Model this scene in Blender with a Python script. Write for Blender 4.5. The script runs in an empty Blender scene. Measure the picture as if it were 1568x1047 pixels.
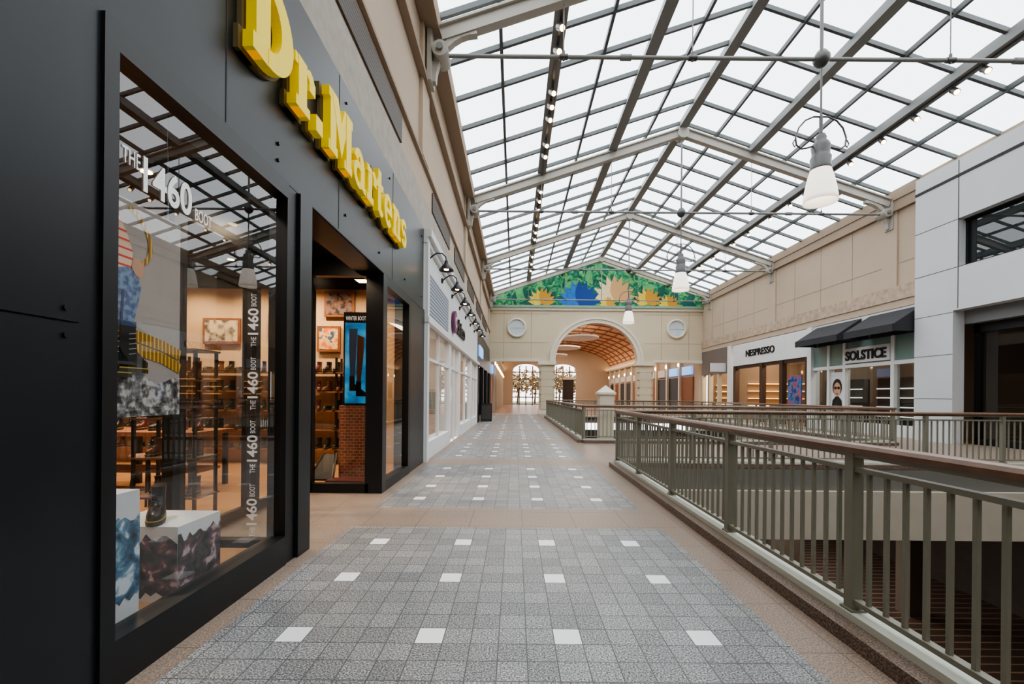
import bpy, math, random
from mathutils import Vector, Matrix
random.seed(7)
R = math.radians

# ------------------------------------------------------------------ materials
def lin(c):
    return tuple(((v/255)/12.92 if v/255 <= 0.04045 else ((v/255+0.055)/1.055)**2.4) for v in c)

def newmat(name):
    m = bpy.data.materials.new(name); m.use_nodes = True
    nt = m.node_tree
    b = nt.nodes.get('Principled BSDF')
    return m, nt, b

def mat(name, col, rough=0.6, metal=0.0, var=0.0, vscale=3.0, bump=0.0, bscale=60.0, emit=None, es=0.0, spec=None):
    m, nt, b = newmat(name)
    c = lin(col)
    b.inputs['Base Color'].default_value = (*c, 1)
    b.inputs['Roughness'].default_value = rough
    b.inputs['Metallic'].default_value = metal
    if spec is not None: b.inputs['Specular IOR Level'].default_value = spec
    geo = nt.nodes.new('ShaderNodeNewGeometry')
    if var > 0:
        n = nt.nodes.new('ShaderNodeTexNoise'); n.inputs['Scale'].default_value = vscale
        n.inputs['Detail'].default_value = 6
        nt.links.new(geo.outputs['Position'], n.inputs['Vector'])
        mp = nt.nodes.new('ShaderNodeMapRange')
        mp.inputs[1].default_value = 0.3; mp.inputs[2].default_value = 0.7
        mp.inputs[3].default_value = 1-var; mp.inputs[4].default_value = 1+var
        nt.links.new(n.outputs['Fac'], mp.inputs[0])
        h = nt.nodes.new('ShaderNodeVectorMath'); h.operation = 'SCALE'
        h.inputs[0].default_value = c
        nt.links.new(mp.outputs[0], h.inputs['Scale'])
        nt.links.new(h.outputs[0], b.inputs['Base Color'])
    if bump > 0:
        n2 = nt.nodes.new('ShaderNodeTexNoise'); n2.inputs['Scale'].default_value = bscale
        n2.inputs['Detail'].default_value = 5
        nt.links.new(geo.outputs['Position'], n2.inputs['Vector'])
        bp = nt.nodes.new('ShaderNodeBump'); bp.inputs['Strength'].default_value = bump
        bp.inputs['Distance'].default_value = 0.01
        nt.links.new(n2.outputs['Fac'], bp.inputs['Height'])
        nt.links.new(bp.outputs['Normal'], b.inputs['Normal'])
    if emit is not None:
        b.inputs['Emission Color'].default_value = (*lin(emit), 1)
        b.inputs['Emission Strength'].default_value = es
    return m

def glassmat(name, tint=(1, 1, 1), f0=0.08):
    m = bpy.data.materials.new(name); m.use_nodes = True
    nt = m.node_tree; nt.nodes.clear(); N = NT(nt)
    o = N.n('ShaderNodeOutputMaterial'); mx = N.n('ShaderNodeMixShader')
    t = N.n('ShaderNodeBsdfTransparent'); t.inputs[0].default_value = (*tint, 1)
    g = N.n('ShaderNodeBsdfGlossy'); g.inputs['Roughness'].default_value = 0.0
    geo = N.n('ShaderNodeNewGeometry')
    dt = N.n('ShaderNodeVectorMath', operation='DOT_PRODUCT')
    N.l(geo.outputs['Normal'], dt.inputs[0]); N.l(geo.outputs['Incoming'], dt.inputs[1])
    c = N.m('ABSOLUTE', dt.outputs['Value'])
    p = N.m('POWER', N.m('SUBTRACT', 1.0, c), 5.0)
    fr = N.m('ADD', N.m('MULTIPLY', p, 1-f0), f0)
    N.l(fr, mx.inputs[0]); N.l(t.outputs[0], mx.inputs[1]); N.l(g.outputs[0], mx.inputs[2]); N.l(mx.outputs[0], o.inputs[0])
    return m

class NT:
    def __init__(s, nt): s.nt = nt
    def n(s, t, **k):
        x = s.nt.nodes.new(t)
        for a, v in k.items(): setattr(x, a, v)
        return x
    def l(s, a, b): s.nt.links.new(a, b)
    def m(s, op, a, b=None, c=None):
        x = s.nt.nodes.new('ShaderNodeMath'); x.operation = op
        for i, v in enumerate((a, b, c)):
            if v is None: continue
            if isinstance(v, (int, float)): x.inputs[i].default_value = v
            else: s.nt.links.new(v, x.inputs[i])
        return x.outputs[0]
    def mix(s, f, a, b):
        x = s.nt.nodes.new('ShaderNodeMix'); x.data_type = 'RGBA'
        for sock, v in ((x.inputs[0], f), (x.inputs[6], a), (x.inputs[7], b)):
            if isinstance(v, tuple): sock.default_value = (*v, 1)
            elif isinstance(v, (int, float)): sock.default_value = v
            else: s.nt.links.new(v, sock)
        return x.outputs[2]

def granite(N, pos, dark, mid, light, scale):
    no = N.n('ShaderNodeTexNoise'); no.inputs['Scale'].default_value = scale
    no.inputs['Detail'].default_value = 3; no.inputs['Roughness'].default_value = 0.7
    N.l(pos, no.inputs['Vector'])
    r = N.n('ShaderNodeValToRGB')
    e = r.color_ramp.elements
    e[0].position = 0.37; e[0].color = (*dark, 1)
    e[1].position = 0.63; e[1].color = (*light, 1)
    k = r.color_ramp.elements.new(0.5); k.color = (*mid, 1)
    N.l(no.outputs['Fac'], r.inputs[0])
    return r.outputs[0]

def floor_material():
    m, nt, b = newmat('granite_paving'); N = NT(nt)
    geo = N.n('ShaderNodeNewGeometry'); pos = geo.outputs['Position']
    sp = N.n('ShaderNodeSeparateXYZ'); N.l(pos, sp.inputs[0])
    x, y = sp.outputs[0], sp.outputs[1]
    tx = N.m('DIVIDE', N.m('ADD', x, 1.785), 0.17)
    ix = N.m('FLOOR', tx); fx = N.m('FRACT', tx)
    py = N.m('MODULO', N.m('ADD', y, 4.47*3-1.31), 4.47)
    ty = N.m('DIVIDE', N.m('ADD', py, -0.55+2.5*0.1733), 0.1733)
    iy = N.m('FLOOR', ty); fy = N.m('FRACT', ty)
    inp = N.m('MULTIPLY', N.m('LESS_THAN', py, 3.64),
              N.m('MULTIPLY', N.m('GREATER_THAN', x, -1.84), N.m('LESS_THAN', x, 1.68)))
    white = N.m('MULTIPLY', N.m('COMPARE', N.m('MODULO', ix, 5.0), 2.0, 0.1),
                N.m('COMPARE', N.m('MODULO', iy, 5.0), 2.0, 0.1))
    gx = N.m('MINIMUM', fx, N.m('SUBTRACT', 1.0, fx)); gy = N.m('MINIMUM', fy, N.m('SUBTRACT', 1.0, fy))
    grout = N.m('LESS_THAN', N.m('MINIMUM', gx, gy), 0.018)
    cb = N.n('ShaderNodeCombineXYZ'); N.l(ix, cb.inputs[0]); N.l(N.m('ADD', iy, N.m('MULTIPLY', N.m('FLOOR', N.m('DIVIDE', N.m('ADD', y, 12.1), 4.47)), 31.0)), cb.inputs[1])
    wn = N.n('ShaderNodeTexWhiteNoise'); N.l(cb.outputs[0], wn.inputs['Vector'])
    g = granite(N, pos, lin((60, 60, 60)), lin((126, 126, 126)), lin((198, 198, 198)), 100)
    k = N.m('ADD', N.m('MULTIPLY', wn.outputs['Value'], 0.34), 0.84)
    sc = N.n('ShaderNodeVectorMath', operation='SCALE'); N.l(g, sc.inputs[0]); N.l(k, sc.inputs['Scale'])
    c1 = N.mix(white, sc.outputs[0], lin((240, 240, 241)))
    c1 = N.mix(grout, c1, lin((78, 77, 76)))
    t = granite(N, pos, lin((112, 96, 84)), lin((144, 127, 114)), lin((170, 153, 139)), 90)
    jx = N.m('FRACT', N.m('DIVIDE', N.m('ADD', x, 20.03), 0.61)); jy = N.m('FRACT', N.m('DIVIDE', N.m('ADD', y, 20.0), 0.61))
    jm = N.m('LESS_THAN', N.m('MINIMUM', jx, jy), 0.009)
    t = N.mix(jm, t, lin((94, 80, 71)))
    col = N.mix(inp, t, c1)
    N.l(col, b.inputs['Base Color'])
    b.inputs['Roughness'].default_value = 0.4
    b.inputs['Specular IOR Level'].default_value = 0.35
    return m

def stripe_mat(name, a, b_, axis, period, frac, rough=0.6):
    m, nt, b = newmat(name); N = NT(nt)
    geo = N.n('ShaderNodeNewGeometry'); sp = N.n('ShaderNodeSeparateXYZ'); N.l(geo.outputs['Position'], sp.inputs[0])
    f = N.m('FRACT', N.m('DIVIDE', N.m('ADD', sp.outputs[axis], 100.0), period))
    c = N.mix(N.m('LESS_THAN', f, frac), lin(a), lin(b_))
    N.l(c, b.inputs['Base Color']); b.inputs['Roughness'].default_value = rough
    return m

def wood_floor(name, a, b_):
    m, nt, b = newmat(name); N = NT(nt)
    geo = N.n('ShaderNodeNewGeometry'); mp = N.n('ShaderNodeMapping'); mp.inputs['Scale'].default_value = (6, 0.6, 1)
    N.l(geo.outputs['Position'], mp.inputs[0])
    no = N.n('ShaderNodeTexNoise'); no.inputs['Scale'].default_value = 2; no.inputs['Detail'].default_value = 5
    N.l(mp.outputs[0], no.inputs['Vector'])
    N.l(N.mix(no.outputs['Fac'], lin(a), lin(b_)), b.inputs['Base Color']); b.inputs['Roughness'].default_value = 0.35
    return m

def brick_mat(name, c1, c2, mortar, sc):
    m, nt, b = newmat(name); N = NT(nt)
    geo = N.n('ShaderNodeNewGeometry'); mp = N.n('ShaderNodeMapping'); mp.inputs['Rotation'].default_value = (R(90), 0, 0)
    N.l(geo.outputs['Position'], mp.inputs[0])
    br = N.n('ShaderNodeTexBrick'); br.inputs['Scale'].default_value = sc
    br.inputs['Color1'].default_value = (*lin(c1), 1); br.inputs['Color2'].default_value = (*lin(c2), 1); br.inputs['Mortar'].default_value = (*lin(mortar), 1)
    N.l(mp.outputs[0], br.inputs['Vector']); N.l(br.outputs['Color'], b.inputs['Base Color'])
    return m

def ramp_noise(name, stops, scale, rough=0.6, detail=4, dist=0.0, emit=0.0):
    m, nt, b = newmat(name); N = NT(nt)
    geo = N.n('ShaderNodeNewGeometry')
    no = N.n('ShaderNodeTexNoise'); no.inputs['Scale'].default_value = scale; no.inputs['Detail'].default_value = detail
    no.inputs['Distortion'].default_value = dist
    N.l(geo.outputs['Position'], no.inputs['Vector'])
    r = N.n('ShaderNodeValToRGB'); e = r.color_ramp.elements
    e[0].position, e[0].color = stops[0][0], (*lin(stops[0][1]), 1)
    e[1].position, e[1].color = stops[-1][0], (*lin(stops[-1][1]), 1)
    for p, c in stops[1:-1]:
        k = e.new(p); k.color = (*lin(c), 1)
    N.l(no.outputs['Fac'], r.inputs[0]); N.l(r.outputs[0], b.inputs['Base Color'])
    if emit:
        N.l(r.outputs[0], b.inputs['Emission Color']); b.inputs['Emission Strength'].default_value = emit
    b.inputs['Roughness'].default_value = rough
    return m

def skylight_mat():
    m = bpy.data.materials.new('frosted_skylight'); m.use_nodes = True
    nt = m.node_tree; nt.nodes.clear()
    o = nt.nodes.new('ShaderNodeOutputMaterial'); mx = nt.nodes.new('ShaderNodeMixShader'); mx.inputs[0].default_value = 0.45
    t = nt.nodes.new('ShaderNodeBsdfTransparent'); t.inputs[0].default_value = (0.93, 0.965, 1, 1)
    d = nt.nodes.new('ShaderNodeBsdfTranslucent'); d.inputs[0].default_value = (0.86, 0.91, 0.95, 1)
    nt.links.new(t.outputs[0], mx.inputs[1]); nt.links.new(d.outputs[0], mx.inputs[2]); nt.links.new(mx.outputs[0], o.inputs[0])
    return m

black = mat('black_metal_panel', (33, 36, 40), 0.34, 0.2, var=0.12, vscale=1.5)
blackf = mat('black_frame', (20, 21, 23), 0.4)
yellow = mat('yellow_sign_face', (252, 222, 24), 0.45, emit=(255, 224, 20), es=0.08)
signshadow = mat('sign_shadow_backing', (112, 98, 60), 0.6)
stucco = mat('grey_stucco', (178, 170, 160), 0.9, var=0.1, vscale=6, bump=0.6, bscale=70)
tan = mat('tan_wall_paint', (192, 174, 154), 0.85, var=0.04, vscale=0.8)
tan_d = mat('tan_trim', (160, 142, 123), 0.8)
cream = mat('cream_endwall', (210, 197, 170), 0.85, var=0.03, vscale=0.7)
cream_t = mat('cream_trim', (224, 216, 198), 0.7)
stone = mat('rough_stone_band', (186, 166, 146), 0.9, var=0.22, vscale=5, bump=0.8, bscale=20)
white = mat('white_paint', (224, 225, 225), 0.6, var=0.03)
whitep = mat('white_composite_panel', (206, 209, 212), 0.45, var=0.03, vscale=0.6)
seam = mat('dark_seam', (60, 60, 62), 0.8)
steel = mat('painted_steel', (132, 134, 132), 0.5)
steel_l = mat('rafter_paint', (176, 172, 163), 0.55)
mull = mat('mullion_paint', (88, 93, 94), 0.5)
sage = mat('sage_rail_paint', (134, 132, 118), 0.45)
sage_l = mat('pale_rail_plate', (206, 209, 196), 0.5)
railwood = mat('wood_handrail', (118, 90, 72), 0.32, var=0.15, vscale=8)
curbm = ramp_noise('brown_granite_curb', [(0.35, (72, 60, 52)), (0.5, (114, 98, 86)), (0.66, (152, 134, 120))], 90, 0.4)
lampgrey = mat('lamp_grey_metal', (96, 95, 94), 0.35, 0.6)
shade = mat('lamp_opal_glass', (240, 236, 228), 0.3, emit=(255, 238, 220), es=0.75)
bulb = mat('warm_lamp_face', (255, 230, 190), 0.5, emit=(255, 208, 150), es=9)
vent = stripe_mat('vent_louver', (46, 40, 36), (92, 80, 70), 2, 0.06, 0.6)
glass = glassmat('storefront_glass', (0.9, 0.915, 0.91), 0.11)
glass_d = glassmat('tinted_glass', (0.62, 0.66, 0.65), 0.09)
pave = floor_material()
warmwall = mat('cream_interior_wall', (214, 180, 142), 0.8)
wood = wood_floor('oak_floor', (190, 146, 104), (152, 110, 72))
tabwood = mat('table_wood', (136, 86, 54), 0.5, var=0.15, vscale=9)
shelfwood = mat('shelf_wood', (120, 84, 60), 0.6, var=0.15, vscale=9)
shoeblk = mat('black_leather', (24, 22, 22), 0.3)
shoebrn = mat('brown_leather', (96, 58, 38), 0.4)
shoered = mat('oxblood_leather', (84, 28, 28), 0.35)
soleM = mat('shoe_sole', (46, 38, 30), 0.6)
stitch = mat('yellow_stitch', (190, 164, 70), 0.6)
brick = brick_mat('red_brick', (150, 84, 60), (120, 66, 48), (170, 150, 132), 5)
whitetxt = mat('white_vinyl', (235, 235, 235), 0.6, emit=(255, 255, 255), es=0.1)
blacktxt = mat('black_letters', (18, 18, 18), 0.5)
skin = mat('poster_skin', (206, 160, 132), 0.7)

# ------------------------------------------------------------------ mesh builder
class MB:
    def __init__(s, name):
        s.name = name; s.v = []; s.f = []; s.fm = []; s.sm = []; s.mats = []
    def mi(s, m):
        if m not in s.mats: s.mats.append(m)
        return s.mats.index(m)
    def add(s, vs, fs, m, smooth=False):
        o = len(s.v); s.v += [tuple(v) for v in vs]; k = s.mi(m)
        for f in fs:
            s.f.append(tuple(i+o for i in f)); s.fm.append(k); s.sm.append(smooth)
    def box(s, x0, x1, y0, y1, z0, z1, m):
        x0, x1 = min(x0, x1), max(x0, x1); y0, y1 = min(y0, y1), max(y0, y1); z0, z1 = min(z0, z1), max(z0, z1)
        s.add([(x0, y0, z0), (x1, y0, z0), (x1, y1, z0), (x0, y1, z0), (x0, y0, z1), (x1, y0, z1), (x1, y1, z1), (x0, y1, z1)],
              [(0, 3, 2, 1), (4, 5, 6, 7), (0, 1, 5, 4), (1, 2, 6, 5), (2, 3, 7, 6), (3, 0, 4, 7)], m)
    def px(s, x, y0, y1, z0, z1, m): s.poly([(x, y0, z0), (x, y1, z0), (x, y1, z1), (x, y0, z1)], m)
    def py(s, y, x0, x1, z0, z1, m): s.poly([(x0, y, z0), (x1, y, z0), (x1, y, z1), (x0, y, z1)], m)
    def poly(s, pts, m): s.add(pts, [tuple(range(len(pts)))], m)
    def beam(s, p0, p1, w, h, m, up=(0, 0, 1)):
        p0, p1 = Vector(p0), Vector(p1); d = (p1-p0).normalized(); up = Vector(up)
        r = d.cross(up).normalized()*w/2; u = r.cross(d).normalized()*h/2
        c = [p+a*r+b*u for p in (p0, p1) for a, b in ((-1, -1), (1, -1), (1, 1), (-1, 1))]
        s.add(c, [(0, 1, 2, 3), (7, 6, 5, 4), (0, 4, 5, 1), (1, 5, 6, 2), (2, 6, 7, 3), (3, 7, 4, 0)], m)
    def cyl(s, p0, p1, r, m, seg=12, r2=None, cap=True):
        p0, p1 = Vector(p0), Vector(p1); d = (p1-p0).normalized(); r2 = r if r2 is None else r2
        a = d.orthogonal().normalized(); b = d.cross(a)
        vs = []
        for p, q in ((p0, r), (p1, r2)):
            for i in range(seg):
                t = 2*math.pi*i/seg; vs.append(p+(a*math.cos(t)+b*math.sin(t))*q)
        s.add(vs, [(i, (i+1) % seg, seg+(i+1) % seg, seg+i) for i in range(seg)], m, True)
        if cap:
            s.add(vs, [tuple(range(seg))[::-1], tuple(range(seg, 2*seg))], m)
    def tube(s, pts, r, m, seg=8):
        P = [Vector(p) for p in pts]; vs = []; a = None
        for i, p in enumerate(P):
            d = (P[min(i+1, len(P)-1)]-P[max(i-1, 0)]).normalized()
            a = d.orthogonal().normalized() if a is None else (a-d*a.dot(d)).normalized()
            b = d.cross(a)
            for k in range(seg):
                t = 2*math.pi*k/seg; vs.append(p+(a*math.cos(t)+b*math.sin(t))*r)
        fs = [(i*seg+k, i*seg+(k+1) % seg, (i+1)*seg+(k+1) % seg, (i+1)*seg+k) for i in range(len(P)-1) for k in range(seg)]
        s.add(vs, fs, m, True)
        n = (len(P)-1)*seg
        s.add(vs, [tuple(range(seg))[::-1], tuple(range(n, n+seg))], m)
    def lathe(s, c, prof, m, seg=24):
        vs = [(c[0]+r*math.cos(2*math.pi*k/seg), c[1]+r*math.sin(2*math.pi*k/seg), c[2]+z) for r, z in prof for k in range(seg)]
        fs = [(i*seg+k, i*seg+(k+1) % seg, (i+1)*seg+(k+1) % seg, (i+1)*seg+k) for i in range(len(prof)-1) for k in range(seg)]
        s.add(vs, fs, m, True)
    def rings(s, rings, m, smooth=True):
        n = len(rings[0]); vs = [p for r in rings for p in r]
        fs = [(i*n+k, i*n+(k+1) % n, (i+1)*n+(k+1) % n, (i+1)*n+k) for i in range(len(rings)-1) for k in range(n)]
        s.add(vs, fs, m, smooth)
        s.add(vs, [tuple(range(n))[::-1], tuple(range((len(rings)-1)*n, len(rings)*n))], m)
    def done(s):
        me = bpy.data.meshes.new(s.name); me.from_pydata(s.v, [], s.f)
        for m in s.mats: me.materials.append(m)
        me.polygons.foreach_set('material_index', s.fm); me.polygons.foreach_set('use_smooth', s.sm)
        me.update()
        ob = bpy.data.objects.new(s.name, me); bpy.context.scene.collection.objects.link(ob)
        return ob

_tc = {}
def text_geo(t, bold):
    key = (t, bold)
    if key in _tc: return _tc[key]
    cu = bpy.data.curves.new('t', 'FONT'); cu.body = t; cu.offset = bold; cu.extrude = 0.5; cu.resolution_u = 4
    ob = bpy.data.objects.new('t', cu); bpy.context.scene.collection.objects.link(ob)
    bpy.context.view_layer.update()
    dg = bpy.context.evaluated_depsgraph_get()
    me = bpy.data.meshes.new_from_object(ob.evaluated_get(dg))
    vs = [v.co.copy() for v in me.vertices]; fs = [tuple(p.vertices) for p in me.polygons]
    bpy.data.objects.remove(ob); bpy.data.meshes.remove(me); bpy.data.curves.remove(cu)
    x0 = min(v.x for v in vs); x1 = max(v.x for v in vs); y0 = min(v.y for v in vs); y1 = max(v.y for v in vs)
    vs = [((v.x-x0)/(x1-x0), (v.y-y0)/(y1-y0), v.z+0.5) for v in vs]
    _tc[key] = (vs, fs); return vs, fs

def add_text(mb, t, o, right, up, w, h, d, m, bold=0.0):
    vs, fs = text_geo(t, bold)
    o, right, up = Vector(o), Vector(right), Vector(up); n = right.cross(up)
    mb.add([o+right*v[0]*w+up*v[1]*h+n*v[2]*d for v in vs], fs, m)

# slab-serif glyphs for the main sign: strokes as bars 'b', polygons 'p', arcs 'a'
GLY = {
 'D': (0.88, [('b', .06, 0, .34, 1), ('b', 0, 0, .2, .17), ('b', 0, .83, .2, 1), ('a', .3, .5, .56, .5, .28, .19, -90, 90)]),
 'r': (0.62, [('b', .08, 0, .34, .72), ('b', 0, 0, .44, .14), ('b', 0, .58, .2, .72), ('a', .46, .44, .2, .29, .2, .17, 20, 130), ('b', .44, .44, .64, .62)]),
 '.': (0.26, [('b', 0, 0, .24, .24)]),
 ' ': (0.12, []),
 'M': (1.12, [('b', .06, 0, .31, 1), ('b', .79, 0, 1.04, 1), ('p', [(.1, 1), (.38, 1), (.67, .36), (.55, .08)]), ('p', [(.55, .08), (.43, .36), (.72, 1), (1.0, 1)]),
              ('b', 0, 0, .39, .15), ('b', .71, 0, 1.1, .15), ('b', 0, .85, .3, 1), ('b', .8, .85, 1.1, 1)]),
 'a': (0.76, [('a', .3, .23, .29, .25, .15, .12, 0, 360), ('b', .4, .02, .64, .5), ('a', .35, .45, .29, .29, .22, .14, 0, 165), ('b', .56, 0, .74, .13)]),
 't': (0.56, [('b', .12, .06, .36, .98), ('b', 0, .57, .52, .72), ('a', .34, .2, .22, .2, .17, .15, 180, 330)]),
 'e': (0.70, [('a', .34, .36, .34, .38, .22, .13, 0, 318), ('b', .12, .3, .66, .42)]),
 'n': (0.82, [('b', .08, 0, .32, .72), ('b', 0, .58, .2, .72), ('b', 0, 0, .4, .13), ('a', .46, .42, .27, .32, .22, .17, 0, 180), ('b', .5, 0, .73, .44), ('b', .44, 0, .81, .13)]),
 's': (0.60, [('a', .29, .5, .28, .23, .18, .13, 20, 270), ('a', .29, .23, .28, .24, .18, .13, -160, 90)]),
}
def slab_sign(mb, word, y, z, sx, sz, x, depth, m, e=0.0):
    j = 0
    for ci, ch in enumerate(word):
        w, st = GLY[ch]; k = 1.14 if ci == 0 else 1.0
        for s_ in st:
            j += 1; dd = depth+0.0012*(j % 7)
            polys = []
            if s_[0] == 'b': polys = [[(s_[1]-e, s_[2]-e), (s_[3]+e, s_[2]-e), (s_[3]+e, s_[4]+e), (s_[1]-e, s_[4]+e)]]
            elif s_[0] == 'p':
                cx = sum(p[0] for p in s_[1])/4; cy = sum(p[1] for p in s_[1])/4
                polys = [[(cx+(a-cx)*(1+e*2), cy+(b-cy)*(1+e*2)) for a, b in s_[1]]]
            else:
                _, cx, cy, rx_, ry_, tx, ty, a0, a1 = s_; n = max(6, int(abs(a1-a0)/10))
                out, inn = [], []
                for i in range(n+1):
                    q = R(a0+(a1-a0)*i/n)
                    out.append((cx+(rx_+e)*math.cos(q), cy+(ry_+e)*math.sin(q))); inn.append((cx+(rx_-tx-e)*math.cos(q), cy+(ry_-ty-e)*math.sin(q)))
                N_ = len(out)
                vs = [(x+d_, y+a*sx*k, z+b*sz*k) for d_ in (0, dd) for a, b in out+inn]
                fs = []
                for i in range(N_-1):
                    o0, o1, i0, i1 = i, i+1, N_+i, N_+i+1; T = 2*N_
                    fs += [(o0+T, o1+T, i1+T, i0+T), (o0, o1, o1+T, o0+T), (i0, i0+T, i1+T, i1)]
                fs += [(0, 2*N_, 3*N_, N_), (N_-1, 2*N_-1, 4*N_-1, 3*N_-1)]
                mb.add(vs, fs, m); continue
            for P in polys:
                n = len(P); vs = [(x, y+a*sx*k, z+b*sz*k) for a, b in P]+[(x+dd, y+a*sx*k, z+b*sz*k) for a, b in P]
                mb.add(vs, [tuple(range(n, 2*n))]+[(i, (i+1) % n, n+(i+1) % n, n+i) for i in range(n)], m)
        y += (w*k+0.055)*sx
    return y

# ------------------------------------------------------------------ layout constants
XL, XR, XC, YE = -2.03, 15.0, 6.6, 35.0
EAVE_X0, EAVE_X1 = -1.8, 15.0
def zroof(x):
    return 9.72+((x-EAVE_X0) if x <= XC else (EAVE_X1-x))/3.0
TR = [-6.5, 1.5, 9.5, 17.5, 25.5, 33.6]

# ------------------------------------------------------------------ floors
f = MB('floor')
f.box(-2.03, 2.05, -7, YE, -0.35, 0, pave)
f.box(2.05, 15.4, 9.3, 14.0, -0.35, 0, pave)
f.box(2.05, 15.4, 30, YE, -0.35, 0, pave)
f.box(12.1, 15.4, -7, 9.3, -0.35, 0, pave)
f.box(12.1, 15.4, 14, 30, -0.35, 0, pave)
f.box(-3.25, -2.03, 4.2, 6.65, -0.35, 0, pave)
f.done()

t = MB('trim_slab_edge')
fas = mat('slab_fascia_beige', (186, 178, 162), 0.8, var=0.04)
fas2 = mat('slab_fascia_grey', (120, 118, 112), 0.7)
t.box(2.4, 12.0, 9.22, 9.62, -0.45, -0.01, fas2)
t.box(2.4, 12.0, 9.1, 9.6, -1.45, -0.45, fas)
t.box(2.2, 15.4, 9.6, 14.0, -1.3, -0.36, fas)
t.box(1.9, 2.35, -7, 9.6, -1.45, -0.36, fas)
t.box(12.0, 12.3, -7, 9.3, -1.45, -0.02, fas)
t.box(1.9, 2.35, 14, 30, -1.45, -0.36, fas)
t.box(12.0, 12.3, 14, 30, -1.45, -0.02, fas)
t.done()

lowf = stripe_mat('lower_wood_deck', (58, 45, 38), (116, 92, 76), 1, 0.32, 0.16, 0.5)
lf = MB('floor_lower_level'); lf.box(-2, 15.4, -7, YE, -5.3, -5, lowf); lf.done()
lw = MB('wall_lower_level')
lowdark = mat('lower_storefront_dark', (62, 54, 50), 0.6, var=0.1)
lowcol = mat('lower_column_brown', (84, 74, 66), 0.7)
lw.box(15.2, 15.6, -7, YE, -5, -0.36, lowdark)
lw.box(-2.2, -2, -7, YE, -5, -0.36, lowdark)
lw.box(-2, 15.4, 24, 24.2, -5, -0.36, lowdark)
lw.box(-2, 15.4, -7.2, -7, -5, -0.36, lowdark)
for i in range(14):
    xx = 3+i*0.9
    lw.box(xx, xx+0.35, 23.9, 24.0, -5, -1.2, tan_d if i % 2 else blackf)
for xx in (4.2, 8.0, 11.8):
    lw.box(xx, xx+0.5, 13.0, 13.5, -5, -1.3, lowcol)
lw.box(2.4, 11.8, 18.2, 18.4, -4.0, -3.9, railwood)
for i in range(40):
    lw.box(2.4+i*0.24, 2.44+i*0.24, 18.28, 18.32, -5, -4, blackf)
lw.done()

# ------------------------------------------------------------------ roof
ce = MB('ceiling')
skm = skylight_mat()
for a, b in ((EAVE_X0-0.3, XC), (XC, EAVE_X1+0.3)):
    ce.poly([(a, -7, zroof(a)+0.02), (b, -7, zroof(b)+0.02), (b, YE+0.3, zroof(b)+0.02), (a, YE+0.3, zroof(a)+0.02)], skm)
for x in (1.0, 3.8, 6.6, 9.4, 12.2):
    w, h = (0.2, 0.3)
    ce.box(x-w/2, x+w/2, -7, YE, zroof(x)-h-0.03, zroof(x)-0.03, steel)
    ce.box(x-0.16, x+0.16, -7, YE, zroof(x)-h-0.06, zroof(x)-h-0.02, steel)
for x in [-0.4, 2.4, 5.2, 8.0, 10.8, 13.6]:
    ce.box(x-0.04, x+0.04, -7, YE, zroof(x)-0.14, zroof(x), mull)
n = int((YE+6.5)/1.3333)+1
for i in range(n+1):
    y = -6.5+i*8/6
    if y > YE: break
    for a, b in ((-1.8, 6.6), (6.6, 15.0)):
        ce.beam((a, y, zroof(a)-0.06), (b, y, zroof(b)-0.06), 0.085, 0.12, mull)
ce.box(-2.2, -1.68, -7, YE, 9.3, 9.7, tan_d)
ce.box(14.88, 15.4, -7, YE, 9.3, 9.7, tan_d)
ce.done()

for y in TR[1:]:
    tr = MB('roof_truss')
    for sx in (-1, 1):
        e = -1.66 if sx < 0 else 14.86
        tr.beam((e, y, zroof(e)-0.5), (XC, y, zroof(XC)-0.48), 0.22, 0.3, steel_l)
        tr.beam((e, y, zroof(e)-0.36), (XC, y, zroof(XC)-0.33), 0.36, 0.05, steel_l)
        w = -1.93 if sx < 0 else 14.98
        d = 1 if sx < 0 else -1
        tr.box(w, w+d*0.1, y-0.2, y+0.2, 8.2, 9.3, steel_l)
        tr.cyl((w+d*0.28, y-0.24, 8.85), (w+d*0.28, y+0.24, 8.85), 0.17, steel_l, 20)
        tr.cyl((w+d*0.28, y-0.3, 8.85), (w+d*0.28, y+0.3, 8.85), 0.07, steel, 12)
        pts = []
        for k in range(9):
            q = k/8*math.pi/2
            pts.append((w+d*(0.1+0.95*(1-math.cos(q))), y, 8.25+1.1*math.sin(q)))
        for k in range(8):
            tr.beam(pts[k], pts[k+1], 0.14, 0.16, steel_l, up=(0, 1, 0))
    tr.cyl((-1.7, y, 8.85), (14.75, y, 8.85), 0.042, steel, 10)
    for x in (1.0, 3.8, 9.4, 12.2):
        tr.cyl((x, y, 8.85), (x, y, zroof(x)-0.4), 0.012, steel, 6)
        tr.cyl((x-0.09, y, 8.85), (x+0.09, y, 8.85), 0.06, lampgrey, 10)
        tr.cyl((x, y, 8.78), (x, y, 8.98), 0.03, lampgrey, 8)
    for x in (2.35, 10.9):
        tr.cyl((x-0.12, y, 8.85), (x+0.12, y, 8.85), 0.065, steel, 10)
    tr.cyl((XC, y, 8.85), (XC, y, zroof(XC)-0.5), 0.035, steel, 8)
    tr.cyl((XC, y-0.2, zroof(XC)-0.55), (XC, y+0.2, zroof(XC)-0.55), 0.22, steel_l, 16)
    tr.done()

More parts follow.
